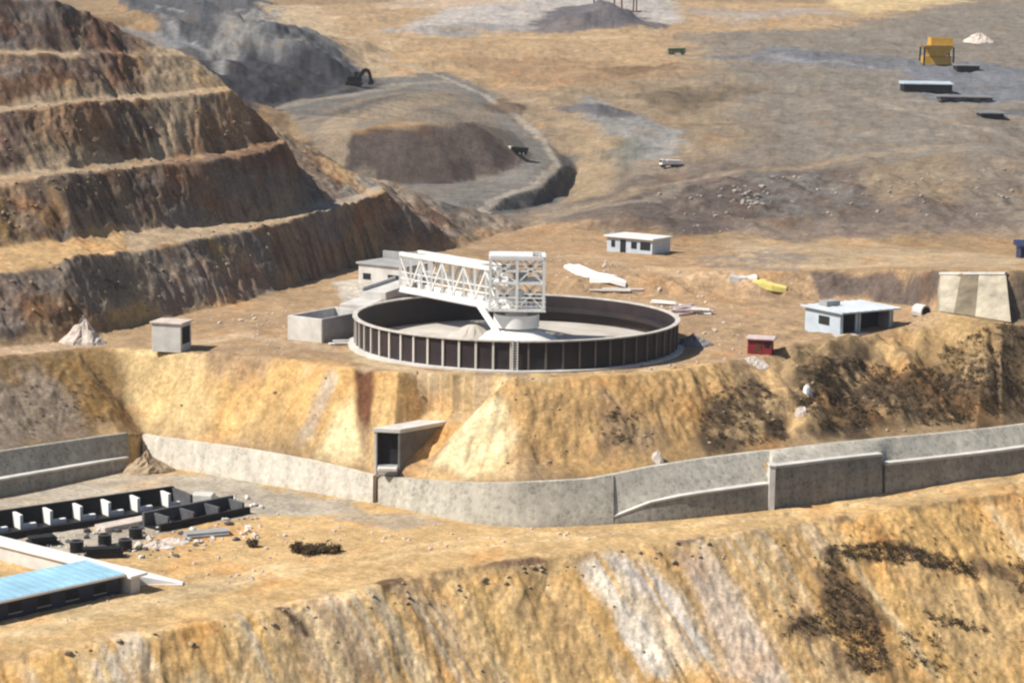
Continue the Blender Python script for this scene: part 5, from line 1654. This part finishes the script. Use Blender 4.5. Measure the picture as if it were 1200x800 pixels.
def excavator(px_, py_, sc, heading, label, m):
    c = V(hit(px_, py_))
    c.z = ground(c.x, c.y)
    t_ = thing('excavator', label, 'excavator', c, heading, world=False)
    t_.scale = (sc, sc, sc)
    def P(nm, mb, mm, par=t_, bevel=.05):
        o_ = bpy.data.objects.new(nm, mb.mesh(nm, M[mm], bevel=bevel))
        o_.parent = par
        COL.objects.link(o_)
        return o_
    for y_ in (-1.3, 1.3):
        P('track', MB().hexa([Vector(p) for p in ((-1.7, y_ - .35, 0), (1.7, y_ - .35, 0), (1.7, y_ + .35, 0), (-1.7, y_ + .35, 0))], [Vector(p) for p in ((-2.1, y_ - .35, .9), (2.1, y_ - .35, .9), (2.1, y_ + .35, .9), (-2.1, y_ + .35, .9))]), 'black')
    P('house', MB().box((-.4, 0, 1.8), 4.2, 2.8, 1.5), m)
    cb = P('cab', MB().box((1.0, .9, 2.9), 1.5, 1.1, 1.6), m)
    P('window', MB().box((1.77, .9, 3.0), .04, .9, 1.1), 'glass', cb, 0)
    P('boom', MB().bar((1.2, -.2, 2.3), (3.0, -.2, 4.4), .9, 1.0).bar((3.0, -.2, 4.4), (4.2, -.2, 3.9), .8, .9), m)
    P('stick', MB().bar((4.2, -.2, 3.9), (4.9, -.2, 1.4), .7, .7), m)
    P('bucket', MB().hexa([Vector(p) for p in ((4.2, -.9, .3), (5.2, -.9, .3), (5.2, .5, .3), (4.2, .5, .3))], [Vector(p) for p in ((4.5, -.9, 1.6), (5.6, -.9, 1.3), (5.6, .5, 1.3), (4.5, .5, 1.6))]), 'black')
excavator(415, 101, 1.05, R(25), 'dark excavator standing on the lip of the grey waste dump', 'void')

# yellow hopper and the dark sheds at the slurry flats
c = V(hit(1097, 80))
c.z = ground(c.x, c.y)
s = c[1] - CAM[1]
k = s / F                       # metres per photo pixel out there
t = thing('yellow_hopper', 'bright yellow hopper on legs at the far slurry flats', 'hopper', c)
hw = 17 * k
MB().hexa([c + Vector((i * hw * .55, j * hw * .5, 10 * k)) for i, j in ((-1, -1), (1, -1), (1, 1), (-1, 1))], [c + Vector((i * hw, j * hw * .8, 22 * k)) for i, j in ((-1, -1), (1, -1), (1, 1), (-1, 1))]).build('bin', M['yellow'], t)
MB().box(c + Vector((hw * .2, 0, 27 * k)), hw * 1.5, hw * 1.2, 9 * k).build('hood', M['yellow'], t)
MB().box(c + Vector((0, hw * .2, 5 * k)), hw * 1.9, hw * 1.0, 9.5 * k).build('base_house', M['yellow'], t)
for i in (-1, 1):
    for j in (-1, 1):
        MB().bar(c + Vector((i * hw * 1.0, j * hw * .75, -.5)), c + Vector((i * hw * .98, j * hw * .75, 20 * k)), 1.8 * k).build('leg', M['black'], t)
def far_shed(px_, py_, wpx, hpx, m, rm, label, dep=6):
    c = V(hit(px_, py_))
    c.z = ground(c.x, c.y)
    k = (c[1] - CAM[1]) / F
    t_ = thing('far_shed', label, 'shed', c)
    w_, h_ = wpx * k, hpx * k
    MB().box(c + UP * (h_ * .4), w_, dep, h_ * .9).build('wall', M[m], t_)
    b = [c + Vector((i * (w_ / 2 + .4), j * (dep / 2 + .5), h_ * .853)) for i, j in ((-1, -1), (1, -1), (1, 1), (-1, 1))]
    MB().hexa(b, [b[0] + UP * .25, b[1] + UP * .25, b[2] + UP * (.25 + h_ * .25), b[3] + UP * (.25 + h_ * .25)]).build('roof', M[rm], t_)
    for f_ in (-.3, .05, .32):
        MB().box(c + Vector((w_ * f_, -dep / 2 - .04, h_ * .35)), w_ * .14, .08, h_ * .5).build('opening', M['void'], t_)
far_shed(1085, 109, 56, 9, 'black', 'roofwhite', 'long black open shed at the near side of the slurry flats')
far_shed(1132, 90, 26, 7, 'black', 'slate', 'small dark shed right of the yellow hopper')
far_shed(1130, 121, 60, 5, 'dark_conc', 'slate', 'low grey shed beneath the long black shed')
far_shed(1160, 141, 26, 7, 'black', 'slate', 'small dark shed lowest of those by the slurry flats')
far_shed(1198, 302, 10, 16, 'darkblue', 'darkblue', 'dark blue hut cut by the right edge above the cut bank', 3)
# loading towers on the far dark stockpile at the top
for px_, lb in ((700, 'reddish loading tower left of the two on the far stockpile'), (724, 'taller loading tower right of the two on the far stockpile'), (744, 'thin dark mast at the right end of the far stockpile')):
    c = V(hit(px_, 16))
    c.z = ground(c.x, c.y)
    k = (c[1] - CAM[1]) / F
    t = thing('loading_tower' if px_ != 744 else 'mast', lb, 'tower', c)
    wd_ = (5 if px_ != 744 else 2) * k
    for i in (-1, 1):
        for j in (-1, 1):
            MB().bar(c + Vector((i * wd_, j * wd_, -1)), c + Vector((i * wd_ * .7, j * wd_ * .7, 24 * k)), 1.4 * k).build('leg', M['rust'], t)
    MB().box(c + UP * 25 * k, wd_ * 2, wd_ * 2, 6 * k).build('hopper', M['pink' if px_ != 744 else 'rust'], t)

# ------------------------------------------------------------------ thin dusty air over the valley
hz = MB().hexa([Vector(p) for p in ((-1500, -330, -75), (1500, -330, -75), (1500, 2150, -75), (-1500, 2150, -75))], [Vector(p) for p in ((-1500, -330, 330), (1500, -330, 330), (1500, 2150, 330), (-1500, 2150, 330))])
hm = bpy.data.materials.new('dusty_air')
hm.use_nodes = True
ht_ = hm.node_tree
ht_.nodes.remove(ht_.nodes['Principled BSDF'])
pv = ht_.nodes.new('ShaderNodeVolumePrincipled')
pv.inputs['Color'].default_value = (.86, .88, .94, 1)
pv.inputs['Density'].default_value = .00011
pv.inputs['Anisotropy'].default_value = .2
ht_.links.new(pv.outputs[0], ht_.nodes['Material Output'].inputs['Volume'])
ho = hz.build('haze', hm)
ho['kind'] = 'stuff'
